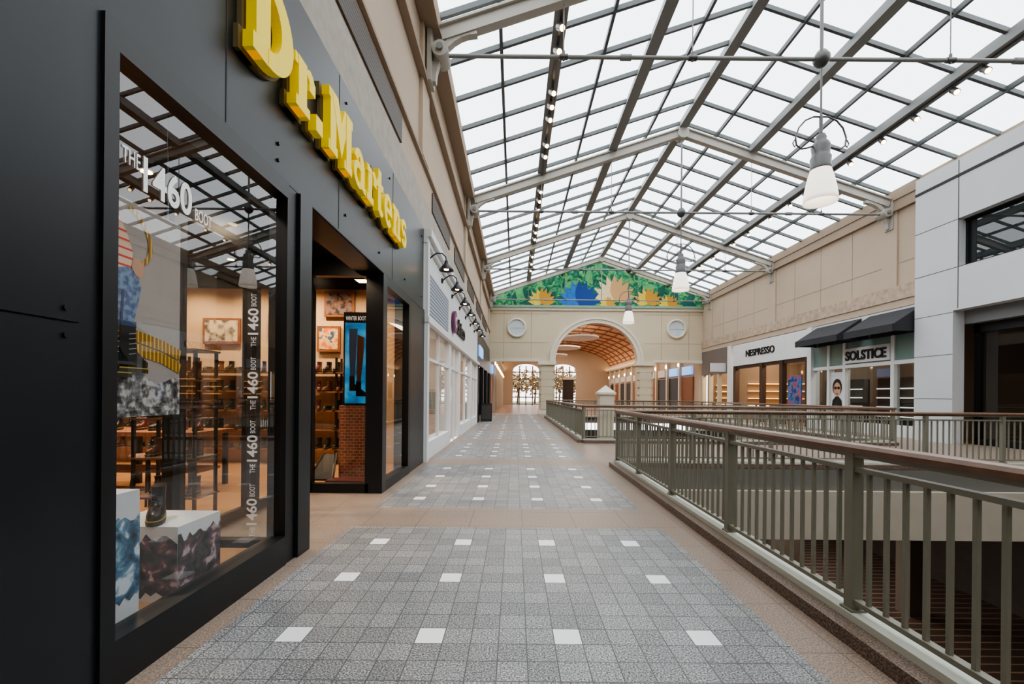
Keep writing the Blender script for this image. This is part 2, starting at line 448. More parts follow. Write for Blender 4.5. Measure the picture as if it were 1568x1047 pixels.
def rs_(prof, k): return [(r*k, z) for r, z in prof]
for y in (9.5, 17.5, 25.5):
    p = MB('pendant_lamp')
    p.lathe((XC, y, 8.85), [(0.0, 0.19), (0.1, 0.16), (0.16, 0.06), (0.17, 0), (0.15, -0.08), (0.08, -0.16), (0.0, -0.2)], lampgrey, 16)
    p.cyl((XC, y, 8.7), (XC, y, 7.1), 0.02, lampgrey, 8)
    p.cyl((XC, y, 7.1), (XC, y, 7.62), 0.035, lampgrey, 8)
    p.lathe((XC, y, 6.44), rs_([(0.0, 0.78), (0.1, 0.77), (0.13, 0.7), (0.12, 0.64), (0.19, 0.58), (0.22, 0.5), (0.2, 0.36), (0.21, 0.3), (0.24, 0.26), (0.23, 0.1), (0.25, 0.04), (0.24, 0.0)], 0.84), lampgrey, 24)
    p.lathe((XC, y, 5.74), rs_([(0.23, 0.72), (0.29, 0.55), (0.345, 0.33), (0.385, 0.1), (0.39, 0.0), (0.36, 0.02), (0.34, 0.2), (0.25, 0.6), (0.0, 0.66)], 0.84), shade, 28)
    for d in (-1, 1):
        p.tube([(XC+d*a, y, z+0.1) for a, z in ((0.03, 7.5), (0.16, 7.5), (0.34, 7.42), (0.48, 7.26), (0.55, 7.05), (0.53, 6.88), (0.42, 6.8), (0.3, 6.82), (0.17, 6.86))], 0.018, lampgrey, 8)
        p.tube([(XC+d*a, y, z+0.1) for a, z in ((0.55, 7.02), (0.61, 6.92), (0.57, 6.84), (0.52, 6.9))], 0.014, lampgrey, 6)
    p.done()

for bx, ys in ((1.0, [9.0, 10.2, 10.9, 12.4, 13.0, 13.6, 15, 15.7, 18.4, 19.3, 20.2, 22, 23, 24, 27, 28.5, 30]), (12.2, [7.8, 8.6, 9.9, 11.4, 12.2, 13.4, 14.6, 16, 18.5, 19.5, 21, 23, 24.5, 27, 29])):
    s = MB('track_lighting')
    zb = zroof(bx)-0.37
    s.box(bx-0.03, bx+0.03, 7, 31, zb-0.05, zb, lampgrey)
    for y in ys:
        s.cyl((bx, y, zb-0.05), (bx, y, zb-0.16), 0.02, lampgrey, 6)
        d = Vector((0.25 if bx < 5 else -0.25, -0.75, -0.75)).normalized()
        a = Vector((bx, y, zb-0.2))
        s.cyl(a-d*0.14, a+d*0.12, 0.085, lampgrey, 12)
        s.cyl(a+d*0.121, a+d*0.132, 0.065, bulb, 12)
    s.done()

# ------------------------------------------------------------------ left wall
wl = MB('wall_left')
wl.box(-2.4, -2.03, -7, YE, 5.15, 5.85, stucco)
wl.box(-2.4, -2.05, -7, YE, 5.85, 9.6, tan)
wl.box(-2.4, -1.98, -7, YE, 6.5, 6.56, tan_d)
wl.box(-2.1, -1.9, -7, YE, 8.15, 8.25, tan_d)
for a, b in ((-2, 1.5), (3.6, 7.7), (10.6, 13.4), (14.5, 17.3), (18.6, 21.4), (22.8, 26), (27, 31)):
    wl.box(-2.1, -2.02, a, b, 5.92, 6.38, vent)
for y in TR[1:]:
    wl.box(-2.1, -1.97, y-0.35, y+0.35, 6.56, 9.3, tan)
wl.done()

# black storefront
sf = MB('shop_facade_black')
sf.box(-2.4, -2.03, -7, 9.64, 3.33, 5.15, black)
sf.box(-2.3, -2.0, -7, 2.1, 0, 3.33, black)
sf.box(-2.03, -1.985, -7, 2.0, 1.815, 3.3, black)
sf.box(-2.03, -1.985, -7, 2.0, 0.02, 1.805, black)
sf.box(-2.14, -1.98, 2.1, 2.18, 0, 3.33, blackf)
sf.box(-2.14, -1.99, 2.18, 3.83, 0, 0.25, blackf)
sf.box(-2.14, -1.99, 2.18, 3.83, 3.2, 3.325, blackf)
sf.box(-2.16, -2.0, 3.83, 3.98, 0, 3.325, blackf)
sf.box(-2.2, -1.97, 4.0, 4.23, 0, 3.325, black)
sf.px(-2.05, 2.18, 3.83, 0.25, 3.2, glass)
sf.box(-3.25, -2.2, 4.1, 4.2, 0, 0.12, blackf); sf.box(-3.25, -2.2, 4.1, 4.2, 3.34, 3.55, blackf)
sf.box(-3.3, -3.2, 4.1, 4.2, 0, 3.55, blackf)
sf.py(4.15, -3.2, -2.2, 0.12, 3.34, glass)
sf.box(-3.4, -2.4, 4.1, 6.72, 3.55, 3.7, blackf)
sf.box(-3.3, -3.2, 6.6, 6.72, 0, 3.55, blackf); sf.box(-3.2, -3.05, 6.6, 6.7, 0, 3.5, blackf)
sf.box(-3.2, -2.2, 6.6, 6.72, 0, 0.14, blackf); sf.box(-3.2, -2.2, 6.6, 6.72, 3.28, 3.55, blackf)
sf.box(-2.25, -1.99, 6.6, 6.8, 0, 3.325, black)
sf.py(6.66, -3.05, -2.25, 0.14, 3.28, glass)
for ya, yb in ((4.2, 5.35), (5.45, 6.6)):
    sf.box(-3.28, -3.22, ya, ya+0.09, 0.02, 3.3, blackf); sf.box(-3.28, -3.22, yb-0.09, yb, 0.02, 3.3, blackf)
    sf.box(-3.28, -3.22, ya, yb, 3.2, 3.55, blackf); sf.box(-3.28, -3.22, ya, yb, 0.02, 0.14, blackf)
    sf.px(-3.25, ya+0.09, yb-0.09, 0.14, 3.2, glass)
sf.box(-2.14, -1.99, 6.8, 8.2, 0, 0.16, blackf); sf.box(-2.14, -1.99, 6.8, 8.2, 3.18, 3.325, blackf)
sf.box(-2.14, -1.99, 8.2, 8.35, 0, 3.325, blackf)
sf.px(-2.05, 6.8, 8.2, 0.16, 3.18, glass)
sf.box(-2.3, -2.0, 8.35, 9.64, 0, 3.325, black)
for y in (3.05, 5.0, 7.2):
    sf.box(-2.033, -2.027, y-0.004, y+0.004, 3.37, 5.14, seam)
sf.box(-2.035, -2.005, -7, 9.64, 3.335, 3.36, blackf)
for y, z in ((1.93, 1.87), (1.93, 1.75), (1.93, 0.12), (0.9, 1.87)):
    sf.cyl((-1.99, y, z), (-1.975, y, z), 0.014, blackf, 12)
for y, z in ((3.72, 3.62), (3.72, 3.48), (5.2, 3.62), (6.5, 3.6), (8.0, 3.6), (9.4, 3.6), (9.4, 4.9), (7.0, 4.95), (5.2, 4.95)):
    sf.cyl((-2.04, y, z), (-2.015, y, z), 0.016, blackf, 12)
Yp, Zp = (0, 1, 0), (0, 0, 1)
add_text(sf, 'THE', (-2.046, 2.27, 2.7), Yp, Zp, 0.11, 0.085, 0.001, whitetxt, 0.005)
add_text(sf, '1460', (-2.046, 2.4, 2.6), Yp, Zp, 0.36, 0.2, 0.001, whitetxt, 0.02)
add_text(sf, 'BOOT', (-2.046, 2.79, 2.6), Yp, Zp, 0.15, 0.075, 0.001, whitetxt, 0.005)
for k in range(4):
    z0 = 0.14+k*0.6
    add_text(sf, 'THE', (-2.45, 4.14, z0), (0, 0, 1), (-1, 0, 0), 0.09, 0.05, 0.001, whitetxt, 0.0)
    add_text(sf, '1460', (-2.43, 4.14, z0+0.11), (0, 0, 1), (-1, 0, 0), 0.25, 0.1, 0.001, whitetxt, 0.02)
    add_text(sf, 'BOOT', (-2.45, 4.14, z0+0.38), (0, 0, 1), (-1, 0, 0), 0.12, 0.05, 0.001, whitetxt, 0.0)
sf.done()

sg = MB('storefront_sign')
SX, SZ_ = 0.575, 0.63
slab_sign(sg, 'Dr. Martens', 3.14, 3.99, SX, SZ_, -2.029, 0.035, signshadow, 0.035)  # enlarged dark backing paints the stand-off shadow outline around the letters
slab_sign(sg, 'Dr. Martens', 3.14, 3.99, SX, SZ_, -1.975, 0.075, yellow)
sg.done()

# ------------------------------------------------------------------ shoe store interior
si = MB('wall_shoe_shop')
si.box(-9.2, -9.0, -3, 9.6, 0, 4.3, warmwall)
si.box(-9.0, -2.31, 9.45, 9.6, 0, 4.3, warmwall)
si.box(-9.0, -2.31, -3.2, -3.0, 0, 4.3, warmwall)
shopdark = mat('shop_upper_dark', (40, 38, 36), 0.8)
si.box(-9.2, -2.41, -3.2, 9.6, 4.2, 4.3, shopdark)
si.box(-9.0, -2.31, 9.43, 9.45, 3.75, 4.2, shopdark); si.box(-9.0, -8.98, -3, 9.43, 3.75, 4.2, shopdark)  # wall tops coloured dark to imitate shade below the ceiling
si.done()
dl = MB('recessed_downlights')
for x in (-8, -6.8, -5.6, -4.4):
    for y in (1.5, 3.5, 5.2, 7.0, 8.6):
        dl.cyl((x, y, 4.12), (x, y, 4.2), 0.09, blackf, 14); dl.cyl((x, y, 4.11), (x, y, 4.119), 0.06, bulb, 14)
dl.done()
sfl = MB('floor_shoe_shop')
sfl.box(-9.0, -2.14, -3, 4.1, -0.1, 0.02, wood); sfl.box(-9.0, -3.3, 4.1, 6.72, -0.1, 0.02, wood)
sfl.box(-9.0, -2.14, 6.72, 9.45, -0.1, 0.02, wood)
sfl.box(-3.0, -2.16, 1.0, 3.95, 0.02, 0.1, wood)
sfl.done()

def shoe(mb, o, ang, sc, leather, high=True):
    ca, sa = math.cos(ang), math.sin(ang)
    def ring(z, h, t_, w):
        out = []
        for k in range(14):
            q = 2*math.pi*k/14
            c, s_ = math.cos(q), math.sin(q)
            lx = (h+t_)/2+(t_-h)/2*math.copysign(abs(c)**0.8, c); ly = w*math.copysign(abs(s_)**0.8, s_)
            if lx < 0.02: ly *= 0.82
            out.append((o[0]+sc*(lx*ca-ly*sa), o[1]+sc*(lx*sa+ly*ca), o[2]+sc*z))
        return out
    mb.rings([ring(0, -0.1, 0.19, 0.05), ring(0.03, -0.102, 0.195, 0.054)], soleM, False)
    mb.rings([ring(0.03, -0.1, 0.192, 0.053), ring(0.034, -0.1, 0.192, 0.053)], stitch, False)
    L = [(0.034, -0.096, 0.185, 0.049), (0.06, -0.097, 0.187, 0.05), (0.08, -0.094, 0.17, 0.046), (0.1, -0.088, 0.11, 0.043)]
    if high: L += [(0.13, -0.083, 0.06, 0.041), (0.17, -0.083, 0.045, 0.042), (0.23, -0.09, 0.055, 0.047)]
    mb.rings([ring(*l) for l in L], leather)
    if high:
        for k in range(4):
            z = 0.115+k*0.025; l = 0.09-k*0.017
            a = [(o[0]+sc*(l*ca-s2*sa), o[1]+sc*(l*sa+s2*ca), o[2]+sc*z) for s2 in (-0.025, 0.025)]
            mb.cyl(a[0], a[1], 0.004*sc, soleM, 6)

def shelf(name, x0, x1, y, zs, n):
    s = MB(name)
    for x in (x0, x1, (x0+x1)/2):
        s.box(x-0.02, x+0.02, y-0.3, y-0.26, 0.02, 2.25, blackf); s.box(x-0.02, x+0.02, y-0.03, y, 0.02, 2.25, blackf)
    for z in zs:
        s.box(x0, x1, y-0.32, y, z-0.03, z, shelfwood)
        for k in range(n):
            x = x0+0.12+(x1-x0-0.24)*k/(n-1)
            if random.random() < 0.12: continue
            shoe(s, (x, y-0.18, z), R(-90+random.uniform(-25, 25)), 0.95, random.choice([shoeblk, shoeblk, shoeblk, shoebrn, shoered]), random.random() < 0.75)
    s.done()
shelf('shoe_shelf', -8.9, -4.7, 9.42, [0.35, 0.75, 1.15, 1.55, 1.95], 18)
shelf('shoe_shelf', -4.45, -3.0, 9.42, [0.35, 0.75, 1.15, 1.55, 1.95], 7)

tb = MB('display_table')
tb.box(-7.6, -4.6, 6.3, 7.2, 0.86, 0.92, tabwood)
for x in (-7.5, -6.1, -4.7):
    for y in (6.38, 7.12): tb.box(x-0.03, x+0.03, y-0.03, y+0.03, 0.02, 0.86, blackf)
tb.box(-7.5, -4.7, 6.5, 7.0, 0.3, 0.34, tabwood)
for k in range(9): shoe(tb, (-7.3+k*0.31, 6.7+0.1*(k % 2), 0.92), R(-60+random.uniform(-30, 30)), 1.0, random.choice([shoeblk, shoebrn, shoered]), k % 3 != 0)
tb.done()
for cx, cy in ((-4.6, 5.5), (-5.7, 5.7)):
    st = MB('bar_stool')
    st.lathe((cx, cy, 0), [(0.0, 0.72), (0.18, 0.72), (0.19, 0.7), (0.18, 0.67), (0, 0.67)], tabwood, 20)
    for q in range(4):
        a = R(45+90*q); st.cyl((cx+0.12*math.cos(a), cy+0.12*math.sin(a), 0.68), (cx+0.2*math.cos(a), cy+0.2*math.sin(a), 0.02), 0.014, blackf, 8)
    st.tube([(cx+0.17*math.cos(R(a)), cy+0.17*math.sin(R(a)), 0.25) for a in range(0, 361, 30)], 0.01, blackf, 6)
    st.done()
tr2 = MB('shoe_display_rack')
for x in (-4.35, -3.65): 
    for y in (5.0, 5.35): tr2.box(x-0.015, x+0.015, y-0.015, y+0.015, 0.02, 2.0, blackf)
for z in (0.3, 0.75, 1.2, 1.65, 2.0):
    tr2.box(-4.38, -3.62, 4.97, 5.38, z-0.02, z, shelfwood)
    if z < 1.9:
        for x in (-4.22, -4.0, -3.78): shoe(tr2, (x, 5.2, z), R(-90+random.uniform(-15, 15)), 0.9, random.choice([shoeblk, shoebrn, shoered]), True)
tr2.done()

blu = ramp_noise('mountain_print_blue', [(0.35, (18, 34, 52)), (0.46, (40, 90, 122)), (0.54, (96, 142, 168)), (0.62, (216, 224, 230))], 9, 0.5, 12, 0.6)
red = ramp_noise('mountain_print_dark', [(0.37, (26, 26, 32)), (0.49, (66, 62, 70)), (0.56, (116, 70, 74)), (0.64, (186, 172, 174))], 11, 0.5, 12, 0.4)
whiteb = mat('white_plinth', (216, 217, 219), 0.6)
def jag(n, amp): return [random.uniform(-amp, amp) for _ in range(n)]
b1 = MB('display_plinth'); b1.box(-2.75, -2.24, 2.1, 2.62, 0.1, 0.92, whiteb)
def print_face(mb, plane, c, a0, a1, z0, z1, m):
    n = 17; top = jag(n, 0.035); bot = jag(n, 0.03)
    for k in range(n-1):
        u0 = a0+(a1-a0)*k/(n-1); u1 = a0+(a1-a0)*(k+1)/(n-1)
        q = [(u0, z0+bot[k]), (u1, z0+bot[k+1]), (u1, z1+top[k+1]), (u0, z1+top[k])]
        mb.poly([((c, u, z) if plane == 'x' else (u, c, z)) for u, z in q], m)
print_face(b1, 'x', -2.237, 2.1, 2.62, 0.3, 0.78, blu); print_face(b1, 'y', 2.097, -2.75, -2.24, 0.3, 0.78, blu)
b1.done()
b2 = MB('display_plinth'); b2.box(-2.8, -2.24, 2.92, 3.34, 0.1, 0.6, whiteb)
print_face(b2, 'x', -2.237, 2.92, 3.34, 0.14, 0.52, red); print_face(b2, 'y', 2.917, -2.8, -2.24, 0.14, 0.52, red); b2.done()
bt = MB('leather_boot'); shoe(bt, (-2.5, 3.08, 0.602), R(-60), 1.05, shoeblk); bt.done()

ps = MB('window_poster')
pbg = mat('poster_paper', (172, 162, 156), 0.6, var=0.06, vscale=3)
rock = ramp_noise('poster_rock', [(0.38, (52, 50, 50)), (0.5, (124, 121, 120)), (0.62, (206, 203, 200))], 22, 0.7, 12)
denim = ramp_noise('poster_denim', [(0.4, (74, 100, 142)), (0.6, (128, 156, 190))], 30, 0.7)
denimd = mat('poster_denim_dark', (52, 72, 108), 0.7)
sweater = stripe_mat('poster_striped_knit', (230, 66, 34), (240, 206, 184), 2, 0.05, 0.75)
rope = stripe_mat('poster_rope', (150, 106, 24), (236, 188, 60), 1, 0.03, 0.35)
PX = -2.30
def pp(pts, m, k): ps.poly([(PX+0.002*k, y, z) for y, z in pts], m)
ps.box(PX-0.02, PX, 1.5, 3.0, 1.35, 2.64, pbg)
pp([(1.5, 1.35), (3.0, 1.35), (3.0, 1.56), (2.95, 1.6), (2.88, 1.57), (2.8, 1.55), (2.72, 1.6), (2.65, 1.62), (2.5, 1.57), (2.3, 1.64), (1.5, 1.6)], rock, 1)
pp([(2.42, 2.5), (2.46, 2.54), (2.5, 2.55), (2.54, 2.5), (2.58, 2.44), (2.62, 2.34), (2.62, 2.26), (2.58, 2.2), (2.5, 2.18), (2.42, 2.2)], sweater, 3)
pp([(2.46, 2.2), (2.58, 2.24), (2.64, 2.22), (2.68, 2.14), (2.66, 2.04), (2.63, 1.92), (2.54, 1.92), (2.55, 2.05), (2.5, 2.1)], denim, 4)
pp([(2.38, 2.2), (2.5, 2.2), (2.55, 2.06), (2.53, 1.92), (2.44, 1.92), (2.44, 2.05), (2.38, 2.08)], denim, 5)
pp([(2.545, 2.1), (2.56, 2.1), (2.55, 1.92), (2.535, 1.92)], denimd, 6)
pp([(2.535, 1.92), (2.64, 1.92), (2.64, 1.885), (2.535, 1.885)], denimd, 7); pp([(2.43, 1.92), (2.532, 1.92), (2.532, 1.885), (2.43, 1.885)], denimd, 7)
pp([(2.62, 2.3), (2.66, 2.31), (2.69, 2.28), (2.7, 2.22), (2.67, 2.19), (2.64, 2.2), (2.61, 2.24)], skin, 5)
for y0, dz in ((2.42, 0.0), (2.535, 0.03)):
    pp([(y0, 1.89), (y0+0.1, 1.89), (y0+0.1, 1.8), (y0+0.115, 1.74), (y0+0.16, 1.7), (y0+0.19, 1.65+dz), (y0+0.185, 1.61+dz), (y0-0.01, 1.61+dz), (y0-0.015, 1.7)], shoeblk, 8)
    pp([(y0-0.015, 1.61+dz), (y0+0.19, 1.61+dz), (y0+0.19, 1.585+dz), (y0-0.015, 1.585+dz)], soleM, 9)
    pp([(y0-0.012, 1.617+dz), (y0+0.187, 1.617+dz), (y0+0.187, 1.61+dz), (y0-0.012, 1.61+dz)], stitch, 10)
    for q in range(5): pp([(y0+0.05, 1.72+q*0.03), (y0+0.1, 1.73+q*0.03), (y0+0.1, 1.735+q*0.03), (y0+0.05, 1.725+q*0.03)], pbg, 10)
def ribbon(pts, w, k):
    for i in range(len(pts)-1):
        a, b = Vector(pts[i]), Vector(pts[i+1]); d = (b-a).normalized(); nn = Vector((-d.y, d.x))*w/2
        pp([tuple(a-nn), tuple(b-nn), tuple(b+nn), tuple(a+nn)], rope, k+0.1*i)
ribbon([(2.6, 2.6), (2.66, 2.57), (2.71, 2.52), (2.745, 2.45), (2.75, 2.38), (2.735, 2.33), (2.7, 2.29), (2.66, 2.27)], 0.03, 2)
ribbon([(2.4, 1.8), (2.55, 1.78), (2.7, 1.75), (2.85, 1.72), (3.0, 1.66)], 0.07, 2)
ribbon([(2.4, 1.87), (2.55, 1.86), (2.7, 1.83), (2.85, 1.8), (3.0, 1.75)], 0.07, 2.6)
ps.cyl((PX-0.01, 1.7, 2.64), (PX-0.01, 1.7, 4.2), 0.004, lampgrey, 6); ps.cyl((PX-0.01, 2.9, 2.64), (PX-0.01, 2.9, 4.2), 0.004, lampgrey, 6)
ps.done()

def picture(x0, x1, z0, z1, m, y=9.40):
    p = MB('framed_picture'); p.box(x0, x1, y-0.02, y+0.025, z0, z1, tabwood); p.box(x0+0.05, x1-0.05, y-0.025, y-0.019, z0+0.05, z1-0.05, m); p.done()
pic1 = ramp_noise('print_beige', [(0.4, (90, 80, 70)), (0.55, (210, 190, 160))], 6)
pic2 = ramp_noise('print_orange', [(0.4, (220, 120, 40)), (0.55, (240, 200, 150)), (0.6, (60, 90, 110))], 5)
pic3 = ramp_noise('print_dark', [(0.4, (40, 34, 40)), (0.55, (140, 100, 80)), (0.65, (70, 100, 130))], 8)
picture(-6.7, -5.9, 2.55, 3.1, pic1); picture(-5.3, -4.95, 2.7, 3.2, pic2); picture(-4.25, -3.75, 2.4, 2.95, pic2); picture(-4.1, -3.45, 3.15, 3.7, pic3); picture(-8.4, -7.6, 2.5, 3.2, pic3)

scn = MB('display_screen')
scb = ramp_noise('screen_image_blue', [(0.3, (24, 90, 140)), (0.5, (44, 140, 200)), (0.7, (90, 180, 226))], 3.5, 0.4, 3, 0.3, emit=0.3)
scn.box(-2.9, -2.46, 7.4, 7.5, 1.3, 2.88, blackf); scn.box(-2.87, -2.49, 7.39, 7.4, 1.34, 2.7, scb)
add_text(scn, 'WINTER BOOTS', (-2.86, 7.39, 2.74), (1, 0, 0), Zp, 0.36, 0.07, 0.004, whitetxt, 0.01)
def sp_(pts, m, k): scn.poly([(x, 7.39-0.002*k, z) for x, z in pts], m)
sp_([(-2.8, 2.6), (-2.66, 2.6), (-2.68, 2.2), (-2.7, 1.8), (-2.78, 1.8), (-2.8, 2.2)], denimd, 1)
sp_([(-2.66, 2.5), (-2.54, 2.45), (-2.56, 2.1), (-2.6, 1.7), (-2.67, 1.7), (-2.67, 2.1)], shoebrn, 2)
for x_, z_ in ((-2.79, 1.55), (-2.68, 1.46)):
    sp_([(x_, z_+0.25), (x_+0.09, z_+0.25), (x_+0.09, z_+0.12), (x_+0.17, z_+0.06), (x_+0.17, z_), (x_, z_)], shoeblk, 3)
scn.box(-2.95, -2.45, 7.36, 7.75, 0.02, 1.3, brick); scn.done()
stl = MB('display_stand')
stl.box(-3.0, -2.4, 6.95, 7.2, 0.02, 0.12, shoered); stl.beam((-3.4, 7.1, 0.02), (-3.2, 7.4, 0.5), 0.03, 0.03, blackf); stl.beam((-2.95, 7.1, 0.02), (-3.0, 7.4, 0.5), 0.03, 0.03, blackf)
stl.beam((-3.4, 7.12, 0.1), (-2.95, 7.12, 0.1), 0.03, 0.03, blackf); stl.poly([(-3.36, 7.14, 0.08), (-2.98, 7.14, 0.08), (-3.03, 7.38, 0.48), (-3.2, 7.38, 0.48)], blackf)
stl.done()

# ------------------------------------------------------------------ other left shops
ls = MB('shop_facade_white')
ls.box(-2.3, -2.03, 9.64, 23.6, 3.1, 5.15, white)
ls.box(-2.3, -2.0, 9.64, 10.05, 0, 3.1, white); ls.box(-2.1, -1.93, 9.66, 9.86, 0, 5.15, white)
ls.box(-2.3, -2.0, 13.3, 13.75, 0, 3.1, white); ls.box(-2.3, -2.0, 15.6, 16.1, 0, 3.1, white); ls.box(-2.3, -2.0, 19.6, 20.4, 0, 3.1, white)
ls.box(-2.3, -2.0, 23.0, 23.6, 0, 3.1, white)
ls.box(-2.3, -1.98, 10.05, 13.3, 0, 0.4, white); ls.box(-2.3, -1.98, 16.1, 19.6, 0, 0.4, white); ls.box(-2.3, -1.98, 20.4, 23, 0, 0.4, white)
for a, b, c in ((10.05, 13.3, 2), (13.75, 15.6, 2), (16.1, 19.6, 2), (20.4, 23.0, 2)):
    for k in range(1, c): ls.box(-2.1, -2.02, a+(b-a)*k/c-0.03, a+(b-a)*k/c+0.03, 0.0 if a == 13.75 else 0.4, 3.1, white)
    ls.box(-2.1, -2.02, a, b, 2.3, 2.37, white)
    ls.px(-2.07, a, b, 0.0 if a == 13.75 else 0.4, 3.1, glass)
ls.box(-2.05, -1.9, 9.64, 23.6, 3.1, 3.22, white); ls.box(-2.05, -1.86, 9.64, 23.6, 4.98, 5.15, white); ls.box(-2.05, -1.95, 9.64, 23.6, 4.86, 4.98, white)
latm = stripe_mat('louver_panel', (96, 108, 128), (176, 182, 190), 2, 0.09, 0.55)
ls.box(-2.04, -2.015, 10.2, 13.2, 3.4, 4.35, latm)
purple = mat('purple_sign_disc', (110, 40, 100), 0.4)
ls.cyl((-2.0, 14.2, 3.85), (-1.92, 14.2, 3.85), 0.36, purple, 28)
add_text(ls, 'C', (-1.92, 14.07, 3.67), Yp, Zp, 0.26, 0.36, 0.02, white, 0.03)
add_text(ls, 'chico', (-2.03, 14.9, 3.6), Yp, Zp, 2.4, 0.55, 0.06, blacktxt, 0.03)
ls.done()
ld = MB('shop_facade_dark')
ld.box(-2.3, -2.03, 23.6, YE, 3.2, 5.15, black)
for a, b in ((23.6, 24.0), (27.2, 27.6), (30.8, 31.2), (34.6, YE-0.02)): ld.box(-2.3, -1.96, a, b, 0, 3.2, blackf)
for a, b in ((24, 27.2), (27.6, 30.8), (31.2, 34.6)): ld.px(-2.1, a, b, 0, 3.2, glass_d); ld.box(-2.2, -2.0, a, b, 0, 0.3, blackf)
bluesg = mat('blue_lit_sign', (150, 190, 230), 0.4, emit=(120, 180, 255), es=0.7)
ld.box(-2.03, -1.95, 24.4, 27.0, 3.7, 4.3, bluesg)
ld.done()
li = MB('wall_left_shops')
pinkw = mat('shop_interior_pinkish', (196, 180, 168), 0.8)
li.box(-6.2, -6.0, 9.62, YE, 0, 4.6, pinkw); li.box(-6.2, -2.31, 9.62, YE, 4.5, 4.6, white); li.box(-6.0, -2.31, 9.62, YE, -0.1, 0.01, wood)
li.box(-6, -2.31, 23.5, 23.7, 0, 4.5, pinkw); li.box(-6, -2.31, YE-.1, YE-0.01, 0, 4.5, pinkw)
li.done()
cr = MB('clothing_rack')
cols = [mat('cloth_a', (160, 60, 60), 0.9), mat('cloth_b', (60, 80, 120), 0.9), mat('cloth_c', (210, 200, 186), 0.9), mat('cloth_d', (90, 120, 100), 0.9)]
for r_ in ((11, 13), (16.5, 19.2)):
    cr.cyl((-3.4, r_[0], 1.7), (-3.4, r_[1], 1.7), 0.015, lampgrey, 8)
    for y in r_: cr.cyl((-3.4, y, 0.01), (-3.4, y, 1.7), 0.015, lampgrey, 8)
    y = r_[0]+0.1
    while y < r_[1]-0.1:
        h = random.uniform(0.6, 0.95); m_ = random.choice(cols)
        cr.rings([[(-3.4+0.22*s1*w_, y+0.03*s2, z) for s1, s2 in ((-1, -1), (1, -1), (1, 1), (-1, 1))] for z, w_ in ((1.66-h, 1.05), (1.5, 0.9), (1.6, 0.85), (1.66, 0.2))], m_, False)
        y += 0.11
cr.done()

for i in range(7):
    y = 10.1+1.9*i
    g = MB('gooseneck_wall_lamp')
    g.cyl((-2.03, y, 4.62), (-1.99, y, 4.62), 0.07, blackf, 16)
    g.tube([(-2.0+a, y, z) for a, z in ((0, 4.62), (0.08, 4.7), (0.18, 4.76), (0.3, 4.76), (0.38, 4.68), (0.4, 4.58))], 0.016, blackf, 8)
    g.lathe((-1.6, y, 4.36), [(0.0, 0.24), (0.04, 0.23), (0.05, 0.16), (0.09, 0.12), (0.16, 0.03), (0.17, 0.0), (0.15, 0.02), (0.0, 0.08)], blackf, 18)
    g.lathe((-1.6, y, 4.36), [(0.0, 0.0), (0.05, 0.015), (0.06, 0.05), (0.0, 0.09)], bulb, 12)
    g.done()

sb = MB('sandwich_board_sign')
for d in (-1, 1):
    sb.beam((-1.6, 25+d*0.3, 0.0), (-1.6, 25+d*0.03, 1.0), 0.6, 0.03, blackf, up=(0, 1, 0))
sb.box(-1.9, -1.3, 24.95, 25.05, 0.98, 1.02, blackf)
sb.poly([(-1.85, 24.70, 0.15), (-1.35, 24.70, 0.15), (-1.35, 24.915, 0.9), (-1.85, 24.915, 0.9)], lowdark)
sb.done()

# ------------------------------------------------------------------ far wall with arch
we = MB('wall_far')
y0, y1 = YE, YE+0.6
AX, AR, SZ = 6.5, 3.3, 4.2
TOP = 8.65
def wall_piece(xa, xb, za, zb, m=cream): we.box(xa, xb, y0, y1, za, zb, m)
wall_piece(-2.2, AX-AR, SZ, TOP); wall_piece(AX+AR, 15.4, SZ, TOP)
NS = 28
for k in range(NS):
    a0 = math.pi*k/NS; a1 = math.pi*(k+1)/NS
    xa, za = AX+AR*math.cos(a0), SZ+AR*0.95*math.sin(a0); xb, zb = AX+AR*math.cos(a1), SZ+AR*0.95*math.sin(a1)
    we.add([(xa, y0, za), (xb, y0, zb), (xb, y0, TOP), (xa, y0, TOP), (xa, y1, za), (xb, y1, zb), (xb, y1, TOP), (xa, y1, TOP)],
           [(0, 1, 2, 3), (7, 6, 5, 4), (0, 4, 5, 1)], cream)
    for r0, r1, dd in ((AR-0.02, AR+0.28, 0.12), (AR+0.28, AR+0.46, 0.2)):
        P = []
        for rr in (r0, r1):
            for a in (a0, a1): P.append((AX+rr*math.cos(a), SZ+rr*0.95*math.sin(a)))
        q = [P[0], P[1], P[3], P[2]]
        vs = [(x, y0-dd, z) for x, z in q]+[(x, y0+0.01, z) for x, z in q]
        we.add(vs, [(0, 1, 2, 3), (0, 4, 5, 1), (1, 5, 6, 2), (2, 6, 7, 3), (3, 7, 4, 0)], cream_t)
for xa, xb in ((1.95, 3.2), (9.8, 11.05)):
    wall_piece(xa, xb, 0, SZ)
    we.box(xa+0.15, xb-0.15, y0-0.08, y0, 0.4, 3.7, cream)
    we.box(xa-0.1, xb+0.1, y0-0.18, y1+0.1, 3.95, 4.25, cream_t)
    we.box(xa-0.06, xb+0.06, y0-0.1, y1+0.05, 0, 0.35, cream_t)
    for z in (1.0, 1.6, 2.2, 2.8, 3.4): we.box(xa, xb, y0-0.085, y0+0.01, z, z+0.02, tan_d)
we.box(-2.0, 1.95, y0-0.1, y0, 4.2, 4.4, cream_t); we.box(11.05, 15.0, y0-0.1, y0, 4.2, 4.4, cream_t)
we.box(-2.0, 15.0, y0-0.22, y0, 8.5, 8.68, mat('mural_ledge_green', (140, 166, 146), 0.6)); we.box(-2.0, 15, y0-0.12, y0, 8.3, 8.5, cream_t)
for x in (-0.9, 1.3, 11.7, 13.9): we.box(x-0.012, x+0.012, y0-0.01, y0, 4.4, 8.3, tan_d)
